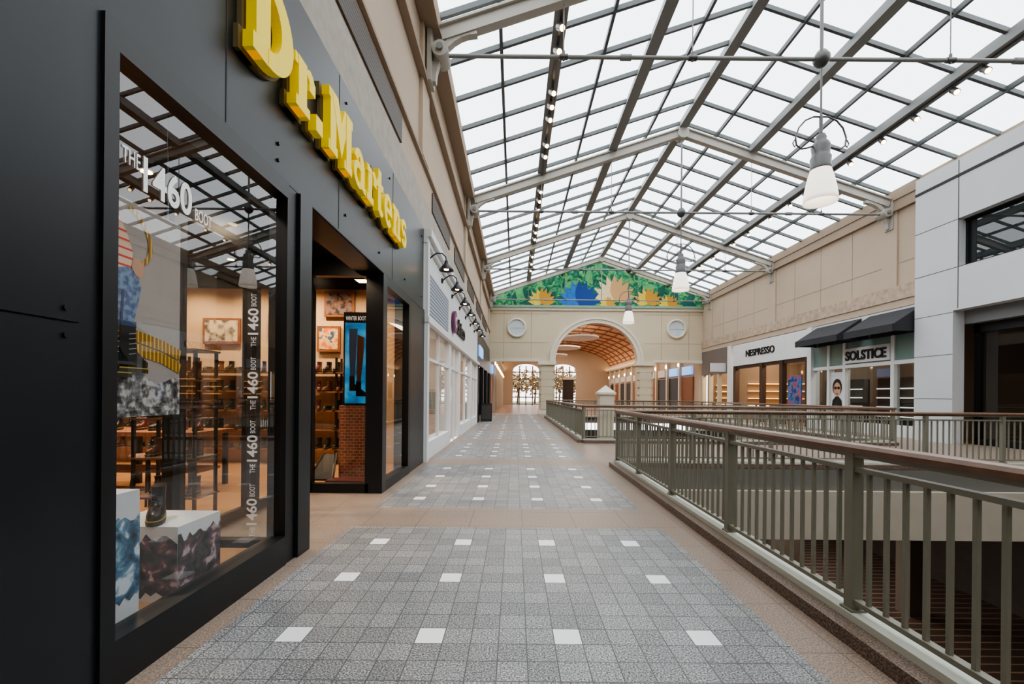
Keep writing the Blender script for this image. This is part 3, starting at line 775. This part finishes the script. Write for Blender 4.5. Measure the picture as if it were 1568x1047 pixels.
for z in (5.7, 8.0): we.box(-2, 2.7, y0-0.01, y0, z, z+0.025, tan_d); we.box(10.3, 15, y0-0.01, y0, z, z+0.025, tan_d)
we.poly([(-2.2, y0+0.1, TOP), (15.4, y0+0.1, TOP), (15.4, y0+0.1, 9.75), (XC, y0+0.1, 12.6), (-2.2, y0+0.1, 9.75)], cream)
we.done()
rwg = mat('round_window_glass', (200, 212, 220), 0.15)
for x in (0.12, 12.88):
    rw = MB('window_round')
    prof = [(0.62, 0.0), (0.62, 0.14), (0.68, 0.18), (0.78, 0.14), (0.78, 0.0)]
    seg = 36
    vs = [(x+r*math.cos(2*math.pi*k/seg), y0-d, 6.9+r*math.sin(2*math.pi*k/seg)) for r, d in prof for k in range(seg)]
    rw.add(vs, [(i*seg+k, i*seg+(k+1) % seg, (i+1)*seg+(k+1) % seg, (i+1)*seg+k) for i in range(len(prof)-1) for k in range(seg)], cream_t, True)
    rw.cyl((x, y0-0.05, 6.9), (x, y0-0.03, 6.9), 0.62, rwg, 36)
    rw.box(x-0.02, x+0.02, y0-0.08, y0-0.04, 6.28, 7.52, cream_t); rw.box(x-0.62, x+0.62, y0-0.08, y0-0.04, 6.88, 6.92, cream_t)
    rw.done()

# mural
mu = MB('wall_mural')
leaf = ramp_noise('mural_leaves', [(0.36, (16, 70, 60)), (0.46, (28, 118, 84)), (0.54, (60, 150, 100)), (0.62, (130, 186, 100)), (0.7, (34, 110, 100))], 1.6, 0.7, 3, 2.0)
leafl = mat('mural_leaf_light', (92, 168, 108), 0.7, var=0.2, vscale=3); leafd = mat('mural_leaf_dark', (20, 90, 78), 0.7, var=0.2, vscale=3)
fy = mat('mural_yellow', (232, 200, 80), 0.7, var=0.12, vscale=4); fyo = mat('mural_orange', (206, 150, 50), 0.7)
fb = mat('mural_blue', (44, 112, 190), 0.7, var=0.15, vscale=4); fbd = mat('mural_dark_blue', (24, 66, 140), 0.7)
fc = mat('mural_cream', (236, 214, 168), 0.7, var=0.1, vscale=4); fcd = mat('mural_peach', (210, 164, 112), 0.7)
Y0 = y0+0.05
def zr(x): return zroof(x)-0.3
mu.poly([(-1.95, Y0, 8.68), (15.0, Y0, 8.68), (15.0, Y0, zr(14.9)), (XC, Y0, zr(XC)), (-1.95, Y0, zr(-1.8))], leaf)
def petal(cx, cz, L, w, ang, m, k):
    pts = []
    for i in range(13):
        tt = i/12; pts.append((L*tt, w*math.sin(math.pi*tt**0.8)))
    pts += [(a, -b) for a, b in pts[-2:0:-1]]
    c, s_ = math.cos(ang), math.sin(ang)
    P = [(cx+a*c-b*s_, Y0-0.003*k, max(8.69, cz+a*s_+b*c)) for a, b in pts]
    P = [(x, y, min(z, zr(x)-0.02)) for x, y, z in P]
    mu.poly(P, m)
for i in range(26):
    x = -1+i*0.62; petal(x, 8.8+random.uniform(0, 0.5+max(0, 2.4-abs(x-6.5)*0.4)), random.uniform(0.9, 1.5), 0.28, R(random.uniform(-20, 200)), random.choice([leafl, leafd]), 1+i % 3)
def flower(cx, cz, L, a, b):
    for k, ang in enumerate((10, 170, 30, 150, 50, 130, 72, 108, 90)):
        petal(cx, cz, L*(0.85+0.15*math.sin(R(ang))), L*0.16, R(ang), a if k % 2 else b, 5+k)
flower(2.1, 8.85, 1.3, fy, fyo); flower(5.1, 8.8, 2.0, fb, fbd); flower(7.9, 9.2, 2.0, fc, fcd); flower(7.4, 8.7, 0.8, fy, fyo); flower(10.6, 8.9, 1.35, fy, fyo); flower(12.3, 8.7, 1.0, fy, fyo)
mu.done()

# ------------------------------------------------------------------ far hall
HB = 70.0
fh = MB('far_hall')
hf = mat('far_hall_floor', (172, 144, 130), 0.3, var=0.08, vscale=0.6)
vault = mat('vault_plaster', (196, 154, 124), 0.8, var=0.05); rib = mat('vault_rib', (142, 102, 78), 0.7)
hallw = mat('far_hall_wall', (190, 172, 152), 0.8)
fh.box(-2.2, 15.2, y1-0.6, HB+0.5, -0.3, -0.005, hf)
fh.box(-2.4, -2.1, y1, HB, 0, 6.2, hallw); fh.box(15.0, 15.3, y1, HB, 0, 6.2, hallw)
SG = 20; pr = []
for k in range(SG+1):
    q = math.pi*k/SG; pr.append((6.5-8.8*math.cos(q), 5.6+3.6*math.sin(q)))
for k in range(SG):
    (xa, za), (xb, zb) = pr[k], pr[k+1]
    fh.poly([(xa, y1, za), (xb, y1, zb), (xb, HB, zb), (xa, HB, za)], vault)
    fh.beam((xa, y1, za-0.04), (xa, HB, za-0.04), 0.1, 0.08, rib)
    yy = y1+1
    while yy < HB:
        fh.beam((xa, yy, za-0.05), (xb, yy, zb-0.05), 0.18, 0.12, rib, up=(0, 1, 0)); yy += 2.5
cove = mat('cove_light', (255, 220, 180), 0.5, emit=(255, 220, 175), es=5)
for x, d in ((-2.1, 1), (15.0, -1)):
    fh.box(x, x+d*0.5, y1, HB, 5.3, 5.5, cream_t); fh.box(x+d*0.1, x+d*0.35, y1, HB, 5.5, 5.54, cove)
    yy = y1+1
    while yy < HB-3:
        fh.box(x, x+d*0.12, yy, yy+2.4, 0, 3.2, blackf if int(yy) % 2 else tabwood)
        fh.box(x, x+d*0.2, yy+0.2, yy+2.2, 3.4, 4.1, whiteb if int(yy) % 3 else bluesg)
        fh.box(x, x+d*0.3, yy+2.5, yy+2.8, 0, 5.3, cream_t)
        fh.cyl((x+d*0.32, yy+2.65, 4.2), (x+d*0.32, yy+2.65, 4.5), 0.1, bulb, 8)
        yy += 3.2
def archwin(xa, xb, zt):
    cx = (xa+xb)/2; r = (xb-xa)/2; zs = zt-r*0.5
    for k in range(12):
        a0 = math.pi*k/12; a1 = math.pi*(k+1)/12
        fh.poly([(cx+r*math.cos(a0), HB, zs+r*0.5*math.sin(a0)), (cx+r*math.cos(a1), HB, zs+r*0.5*math.sin(a1)), (cx+r*math.cos(a1), HB, 9.4), (cx+r*math.cos(a0), HB, 9.4)], hallw)
    for k in range(1, 4): fh.box(xa+(xb-xa)*k/4-0.09, xa+(xb-xa)*k/4+0.09, HB-0.15, HB+0.05, 0, zt-0.3, tan_d)
    for z in (0.1, 1.2, 2.6, 4.0, 5.2): fh.box(xa, xb, HB-0.15, HB+0.05, z-0.08, z+0.08, tan_d)
fh.box(-2.3, -0.3, HB, HB+0.3, 0, 9.4, hallw); archwin(-0.3, 3.9, 6.5); fh.box(3.9, 5.6, HB, HB+0.3, 0, 9.4, hallw); archwin(5.6, 9.8, 6.5); fh.box(9.8, 15.3, HB, HB+0.3, 0, 9.4, hallw)
for cx, cy, cz, a, b in ((6.3, 42, 7.0, 1.7, 0.8), (5.6, 49, 6.8, 1.7, 0.8), (5.0, 56, 6.6, 1.7, 0.8)):
    ring = [[(cx+a*1.0*math.cos(2*math.pi*k/28), cy+2.2*math.sin(2*math.pi*k/28), z) for k in range(28)] for z in (cz, cz+0.12)]
    fh.rings(ring, white, False)
    fh.cyl((cx, cy, cz+0.1), (cx, cy, 9.1), 0.02, lampgrey, 6)
fh.box(5.8, 7.0, 52, 53, 0, 3.4, lowdark); fh.box(5.7, 7.1, 51.9, 53.1, 3.4, 3.7, cream_t)
fh.done()
gr = MB('ground_outside'); gr.box(-30, 45, HB+0.6, 130, -0.6, -0.3, mat('outside_lawn', (96, 104, 78), 0.9, var=0.2)); gr.done()
foli = ramp_noise('autumn_foliage', [(0.35, (70, 84, 54)), (0.5, (140, 112, 74)), (0.65, (180, 146, 110))], 3, 0.9, 6)
bark = mat('bark', (70, 56, 44), 0.9)
for tx_, ty_ in ((0.5, 78), (3.8, 83), (8, 79), (-3, 84), (12, 86)):
    tr_ = MB('autumn_tree'); tr_.cyl((tx_, ty_, -0.3), (tx_+0.2, ty_, 3), 0.18, bark, 10, 0.1)
    for k in range(5): 
        a = k*1.26; tr_.cyl((tx_+0.1, ty_, 2.0+0.2*k), (tx_+1.4*math.cos(a), ty_+1.4*math.sin(a), 4+0.3*k), 0.07, bark, 6, 0.03)
    for k in range(300):
        u = Vector((random.gauss(0, 1), random.gauss(0, 1), random.gauss(0, 1.0))).normalized()*random.uniform(0.6, 2.7)
        c = Vector((tx_, ty_, 4.0))+u
        vs = [c+Vector((random.uniform(-.4, .4), random.uniform(-.4, .4), random.uniform(-.3, .3))) for _ in range(4)]
        tr_.add(vs, [(0, 1, 2), (0, 2, 3), (0, 3, 1), (1, 3, 2)], foli)
    tr_.done()

# ------------------------------------------------------------------ right wall
wr = MB('wall_right')
wr.box(15.0, 15.4, -7, YE, 5.9, 9.6, tan)
wr.box(14.9, 15.4, 16.02, YE, 5.35, 5.9, stone)
wr.box(14.95, 15.4, 16.02, YE, 5.05, 5.35, tan)
wr.box(14.86, 15.0, 16.02, YE, 8.86, 8.96, tan_d); wr.box(14.92, 15.0, 16.02, YE, 8.96, 9.3, tan_d)
for y in (17.5, 25.5, 33.6): wr.box(14.93, 15.0, y-0.35, y+0.35, 5.9, 8.86, tan)
for y in (19.5, 21.5, 23.5, 27.5, 29.5, 31.5): wr.box(14.992, 15.0, y-0.01, y+0.01, 5.9, 8.86, tan_d)
for z in (6.8,): wr.box(14.992, 15.0, 16.02, YE, z-0.01, z+0.01, tan_d)
wr.done()

wb = MB('shop_facade_panelled')
WX = 14.6
wb.box(WX, 14.99, 14.6, 16.0, 0, 4.45, whitep)
wb.box(WX, 14.99, -7, 16.0, 4.45, 5.87, whitep)
wb.box(WX, 14.99, 14.44, 16.0, 5.87, 7.45, whitep)
wb.box(WX, 14.86, -7, 16.0, 7.45, 9.45, whitep)
wb.box(WX, 14.99, -7, 3, 5.87, 7.45, whitep)
wb.box(WX-0.02, WX, -7, 16.0, 8.84, 8.93, seam)
for y in (2, 5, 8, 11, 14.44): wb.box(WX-0.004, WX, y-0.012, y+0.012, 4.5, 9.4, seam)
for z in (5.87, 7.45): wb.box(WX-0.004, WX, -7, 16, z-0.01, z+0.01, seam)
for z in (1.5, 3.0, 4.4): wb.box(WX-0.004, WX, 14.6, 16, z-0.008, z+0.008, seam)
wb.box(15.0, 15.6, -7, 14.6, 4.0, 4.45, mat('soffit_grey', (120, 122, 124), 0.7))
for y in (14.5, 11.6, 8.6, 5.6, 2.6): wb.box(15.3, 15.45, y-0.08, y+0.08, 0, 4.0, blackf)
wb.box(15.3, 15.45, -7, 14.6, 3.7, 4.0, blackf); wb.box(15.3, 15.45, -7, 14.6, 0, 0.2, blackf)
wb.px(15.36, -7, 14.6, 0.2, 3.7, glass_d)
wb.px(14.9, 3, 14.44, 5.87, 7.45, glass_d)
wb.box(14.91, 14.99, 3, 14.44, 5.87, 7.45, mat('dark_room_backing', (58, 62, 64), 0.6))  # dark sheet stands in for the unlit room behind the window
for y in (14.4, 12.2, 10, 7.8, 5.6): wb.box(14.84, 14.96, y-0.04, y+0.04, 5.87, 7.45, blackf)
wb.box(14.8, 14.98, 3, 14.44, 5.87, 5.93, blackf); wb.box(14.8, 14.98, 3, 14.44, 7.39, 7.45, blackf)
wb.done()

rs = MB('shop_facade_sunglasses')
teal = mat('teal_glazing', (120, 146, 142), 0.25); darkin = mat('dark_interior', (46, 44, 44), 0.7, var=0.1)
rs.box(14.98, 15.2, 16.02, 22.1, 4.75, 5.04, white)
rs.box(14.85, 15.3, 21.95, 22.25, 0, 5.04, white)
rs.box(15.0, 15.2, 16.02, 21.95, 4.0, 4.75, darkin)
rs.box(15.02, 15.12, 16.02, 21.95, 3.0, 4.0, teal)
for y in (16.1, 17.35, 19.9, 20.9): rs.box(14.96, 15.2, y-0.08, y+0.08, 0, 4.0, white)
rs.box(14.97, 15.2, 16.02, 21.95, 2.85, 3.0, white); rs.box(14.97, 15.2, 16.02, 21.95, 0, 0.45, white)
rs.box(14.9, 15.02, 17.43, 19.82, 3.05, 3.7, whiteb)
add_text(rs, 'SOLSTICE', (14.9, 19.7, 3.16), (0, -1, 0), Zp, 2.15, 0.42, 0.04, blacktxt, 0.03)
rs.px(15.1, 16.02, 21.95, 0.45, 2.85, glass_d)
hairm = mat('poster_hair', (50, 36, 28), 0.7)
yc = 20.4
rs.box(15.04, 15.07, yc-0.38, yc+0.38, 1.0, 2.7, whiteb)
def el(cy, cz, a, b, m_, k): rs.poly([(15.04-0.004*k, cy+a*math.cos(2*math.pi*i/20), cz+b*math.sin(2*math.pi*i/20)) for i in range(20)], m_)
el(yc, 2.0, 0.3, 0.4, hairm, 1); el(yc, 1.9, 0.22, 0.33, skin, 2); el(yc-0.1, 1.97, 0.09, 0.07, blacktxt, 3); el(yc+0.1, 1.97, 0.09, 0.07, blacktxt, 3); el(yc, 1.7, 0.07, 0.02, shoered, 3)
rs.poly([(15.03, yc-0.35, 1.0), (15.03, yc+0.35, 1.0), (15.03, yc+0.28, 1.4), (15.03, yc+0.1, 1.57), (15.03, yc-0.1, 1.57), (15.03, yc-0.28, 1.4)], blacktxt)
rs.done()
sd = MB('eyewear_display')
litsh = mat('lit_display_shelf', (200, 200, 196), 0.5, emit=(255, 250, 240), es=0.8)
for yc in (16.8, 18.0, 19.2, 20.9):
    sd.box(16.3, 16.6, yc-0.45, yc+0.45, 0.01, 2.4, darkin)
    for z in (0.7, 1.1, 1.5, 1.9): sd.box(16.2, 16.3, yc-0.4, yc+0.4, z, z+0.05, litsh)
sd.done()
awn = mat('charcoal_awning', (56, 56, 60), 0.85)
for a, b in ((16.1, 18.5), (18.9, 21.7)):
    aw = MB('awning')
    aw.add([(14.96, a, 4.95), (14.96, b, 4.95), (13.9, b, 4.25), (13.9, a, 4.25), (14.96, a, 4.9), (14.96, b, 4.9), (13.9, b, 4.2), (13.9, a, 4.2)],
           [(0, 1, 2, 3), (7, 6, 5, 4), (0, 4, 5, 1), (2, 6, 7, 3)], awn)
    aw.poly([(14.96, a, 4.95), (13.9, a, 4.25), (13.9, a, 4.0), (14.96, a, 4.0)], awn); aw.poly([(14.96, b, 4.95), (13.9, b, 4.25), (13.9, b, 4.0), (14.96, b, 4.0)], awn)
    aw.box(13.88, 13.91, a, b, 3.98, 4.26, awn)
    aw.done()

rn = MB('shop_facade_coffee')
rn.box(14.9, 15.2, 22.3, 29.9, 3.6, 5.0, white)
add_text(rn, 'NESPRESSO', (14.9, 28.2, 4.1), (0, -1, 0), Zp, 3.1, 0.42, 0.04, blacktxt, 0.02)
brn = mat('bronze_panel', (76, 62, 54), 0.4, 0.3)
for y in (22.4, 24.6, 26.6, 29.8): rn.box(14.95, 15.2, y-0.15, y+0.15, 0, 3.6, brn)
rn.box(15.0, 15.2, 22.3, 29.9, 3.4, 3.6, brn)
rn.px(15.15, 22.5, 24.5, 0, 3.4, glass_d)
cof = ramp_noise('coffee_poster', [(0.4, (30, 50, 90)), (0.5, (60, 110, 160)), (0.6, (150, 70, 90))], 2.5, 0.5, 3, 1.0, emit=0.1)
rn.box(15.05, 15.12, 23.0, 24.1, 0.7, 2.7, cof)
rn.box(14.9, 15.3, 30.2, 30.7, 0, 5.04, white)
rn.box(14.95, 15.2, 30.7, YE-0.02, 3.2, 5.04, mat('taupe_fascia', (120, 110, 102), 0.7)); rn.box(13.9, 14.95, 31.0, 31.15, 3.3, 3.9, whiteb)
for y in (32.2, 33.6, 34.8): rn.box(14.95, 15.2, y-0.12, y+0.12, 0, 3.2, cream)
rn.done()
ri = MB('wall_right_shops')
glowstrip = mat('added_warm_strip', (220, 180, 130), 0.5, emit=(255, 200, 130), es=1.6)  # glowing strips added to brighten the shop interiors
ri.box(19.4, 19.6, -7, YE, 0, 9.6, mat('shop_back_brown', (100, 84, 72), 0.8)); ri.box(15.41, 19.6, -7, YE, -0.2, 0.01, tabwood)
ri.box(15.41, 19.6, 16, YE, 5.0, 5.2, darkin); ri.box(15.41, 19.6, -7, 16, 9.5, 9.6, darkin); ri.box(15.61, 19.6, -7, 16, 5.0, 5.2, darkin)
for y in (-7, 16.05, 22.15, 30.0, YE-0.2): ri.box(15.41, 19.6, y, y+0.15, 0, 9.55 if y < 16 else 5.0, mat('shop_side', (108, 94, 82), 0.8))
for y in (24, 26, 28): ri.box(17, 18, y, y+1.2, 0.01, 1.1, tabwood)
for y in (6, 9, 12): ri.box(18.8, 19.3, y, y+1.0, 0.01, 2.4, darkin)
for z in (0.9, 1.4, 1.9, 2.4):
    for y in (22.8, 24.6, 26.4, 28.2): ri.box(19.2, 19.4, y, y+1.5, z, z+0.05, glowstrip)
    for y in (17.0, 19.0): ri.box(19.2, 19.4, y, y+1.5, z, z+0.05, litsh)
    ri.box(16.0, 18.8, 29.8, 30.0, z, z+0.05, glowstrip); ri.box(16.0, 18.8, 34.6, 34.79, z, z+0.05, glowstrip)
for x in (16.2, 17.6):
    for y in (3, 6, 9, 12, 18, 20.5, 23.5, 25.5, 27.5, 29, 31.5, 33.5): ri.cyl((x, y, 4.93), (x, y, 4.99), 0.12, bulb, 10)
ri.done()

wbk = MB('wall_back'); wbk.box(-2.4, 15.4, -7.3, -7.0, -0.3, 12.8, tan); wbk.done()

# ------------------------------------------------------------------ railings
def rail_run(mb, p, q, sp=1.63):
    p, q = Vector(p), Vector(q); L = (q-p).length; d = (q-p)/L; nx = Vector((-d.y, d.x, 0))
    def bx(a, b, w, z0, z1, m):
        A, B = p+d*a, p+d*b
        vs = [A-nx*w/2, B-nx*w/2, B+nx*w/2, A+nx*w/2]
        vs = [(v.x, v.y, z0) for v in vs]+[(v.x, v.y, z1) for v in vs]
        mb.add(vs, [(0, 3, 2, 1), (4, 5, 6, 7), (0, 1, 5, 4), (1, 2, 6, 5), (2, 3, 7, 6), (3, 0, 4, 7)], m)
    bx(0, L, 0.34, 0, 0.09, curbm)
    bx(0, L, 0.12, 0.09, 0.135, sage_l)
    bx(0, L, 0.05, 0.185, 0.215, sage)
    bx(0, L, 0.05, 1.03, 1.06, sage)
    bx(0, L, 0.06, 1.125, 1.15, sage)
    A, B = p+d*-0.03, p+d*(L+0.03)
    prof = [(-0.045, 1.15), (-0.055, 1.165), (-0.055, 1.185), (-0.04, 1.205), (-0.015, 1.213), (0.015, 1.213), (0.04, 1.205), (0.055, 1.185), (0.055, 1.165), (0.045, 1.15)]
    mb.rings([[(E.x+nx.x*w, E.y+nx.y*w, z) for w, z in prof] for E in (A, B)], railwood, False)
    n = max(1, round(L/sp)); ps_ = L/n
    for i in range(n+1):
        a = i*ps_
        if i == 0: a = 0.035
        if i == n: a = L-0.035
        bx(a-0.035, a+0.035, 0.07, 0.13, 1.15, sage)
        bx(a-0.05, a+0.05, 0.1, 0.13, 0.15, sage)
        if i < n:
            k = max(2, round((ps_-0.07)/0.122))
            for j in range(1, k):
                c = i*ps_+ps_*j/k
                bx(c-0.011, c+0.011, 0.022, 0.2, 1.045, sage)
rx = 2.2
r1 = MB('guard_railing')
rail_run(r1, (rx, 9.36, 0), (rx, -3.7, 0), 1.633)
rail_run(r1, (rx, 9.4, 0), (12.15, 9.4, 0), 1.63)
rail_run(r1, (12.15, 9.4, 0), (12.15, -3.7, 0), 1.63)
r1.done()
r2 = MB('guard_railing')
rail_run(r2, (rx, 14.0, 0), (12.15, 14.0, 0)); rail_run(r2, (rx, 14.0, 0), (rx, 30, 0)); rail_run(r2, (12.15, 14.0, 0), (12.15, 30, 0)); rail_run(r2, (rx, 30, 0), (12.15, 30, 0))
r2.done()
pl = MB('pylon_post')
pl.box(2.78, 3.24, 14.25, 14.71, -1.4, 1.55, cream_t); pl.box(2.72, 3.3, 14.19, 14.77, 1.55, 1.62, cream_t)
pl.add([(2.74, 14.21, 1.62), (3.28, 14.21, 1.62), (3.28, 14.75, 1.62), (2.74, 14.75, 1.62), (3.01, 14.48, 1.86)], [(0, 1, 4), (1, 2, 4), (2, 3, 4), (3, 0, 4)], cream_t)
pl.done()

# ------------------------------------------------------------------ lights
def area(name, loc, size, power, col, rot=(0, 0, 0), sy=None):
    l = bpy.data.lights.new(name, 'AREA'); l.energy = power; l.color = col; l.shape = 'RECTANGLE'; l.size = size; l.size_y = sy or size
    o = bpy.data.objects.new(name, l); o.location = loc; o.rotation_euler = rot; bpy.context.scene.collection.objects.link(o)
def spot(loc, power, col, ang=130):
    l = bpy.data.lights.new('downlight_lamp', 'SPOT'); l.energy = power; l.color = col; l.spot_size = R(ang); l.spot_blend = 0.6; l.shadow_soft_size = 0.05
    o = bpy.data.objects.new('downlight_lamp', l); o.location = loc; bpy.context.scene.collection.objects.link(o)
warm = (1.0, 0.76, 0.52)
for x, y in ((-8, 7.0), (-6.8, 8.6), (-5.6, 8.6), (-5.6, 7.0), (-4.4, 5.2), (-6.8, 5.2), (-4.4, 8.6)):
    spot((x, y, 4.09), 190, warm)
spot((-3.4, 8.5, 4.09), 130, warm); spot((-3.2, 2.6, 4.09), 130, (1, 0.88, 0.76)); spot((-3.4, 7.0, 4.09), 110, warm)
area('entrance_downlight', (-2.75, 5.4, 3.54), 0.25, 10, warm)
area('shop_ceiling_light', (-4.2, 13, 4.45), 2.0, 110, (1, 0.9, 0.8), sy=6)
area('shop_ceiling_light', (-4.2, 19, 4.45), 2.0, 110, (1, 0.9, 0.8), sy=6)
area('shop_ceiling_light', (-4.2, 29, 4.45), 2.0, 50, (1, 0.85, 0.7), sy=6)
area('shop_ceiling_light', (17.2, 26, 4.9), 2.0, 450, warm, sy=6)
area('shop_ceiling_light', (17.2, 19, 4.9), 2.0, 150, (1, 0.9, 0.8), sy=4)
area('shop_ceiling_light', (17.2, 32.5, 4.9), 2.0, 260, warm, sy=3)
area('shop_ceiling_light', (17.2, 8, 4.9), 2.0, 70, (1, 0.9, 0.8), sy=6)
area('hall_fill_light', (6.5, 45, 8.6), 4, 900, (1, 0.88, 0.74), sy=12)  # fill lights added under the vault, no fixture modelled
area('hall_fill_light', (6.5, 60, 8.6), 4, 800, (1, 0.88, 0.74), sy=12)
area('lower_fill_light', (8, 16, -1.5), 3, 250, (1, 0.88, 0.76), sy=3)  # added fill to lift the lower level, no fixture there
area('lower_fill_light', (7, 11.5, -1.35), 2, 90, (1, 0.88, 0.76), sy=2)

# ------------------------------------------------------------------ world
w = bpy.data.worlds.new('overcast_sky'); bpy.context.scene.world = w; w.use_nodes = True
bg = w.node_tree.nodes['Background']; bg.inputs[0].default_value = (0.98, 0.985, 0.985, 1); bg.inputs[1].default_value = 2.45

# ------------------------------------------------------------------ camera
cd = bpy.data.cameras.new('camera'); cam = bpy.data.objects.new('camera', cd); bpy.context.scene.collection.objects.link(cam)
cd.sensor_fit = 'HORIZONTAL'; cd.sensor_width = 36; cd.lens = 670/1568*36
cd.shift_x = -4/1568; cd.shift_y = 81.5/1568
cd.clip_start = 0.05; cd.clip_end = 300
cam.matrix_world = Matrix.Translation((0, 0, 1.5)) @ Matrix.Rotation(R(90), 4, 'X') @ Matrix.Rotation(0.0087, 4, 'Z')
bpy.context.scene.camera = cam
bpy.context.scene.view_settings.view_transform = 'AgX'
bpy.context.scene.view_settings.look = 'AgX - Medium High Contrast'
bpy.context.scene.view_settings.exposure = 0.55
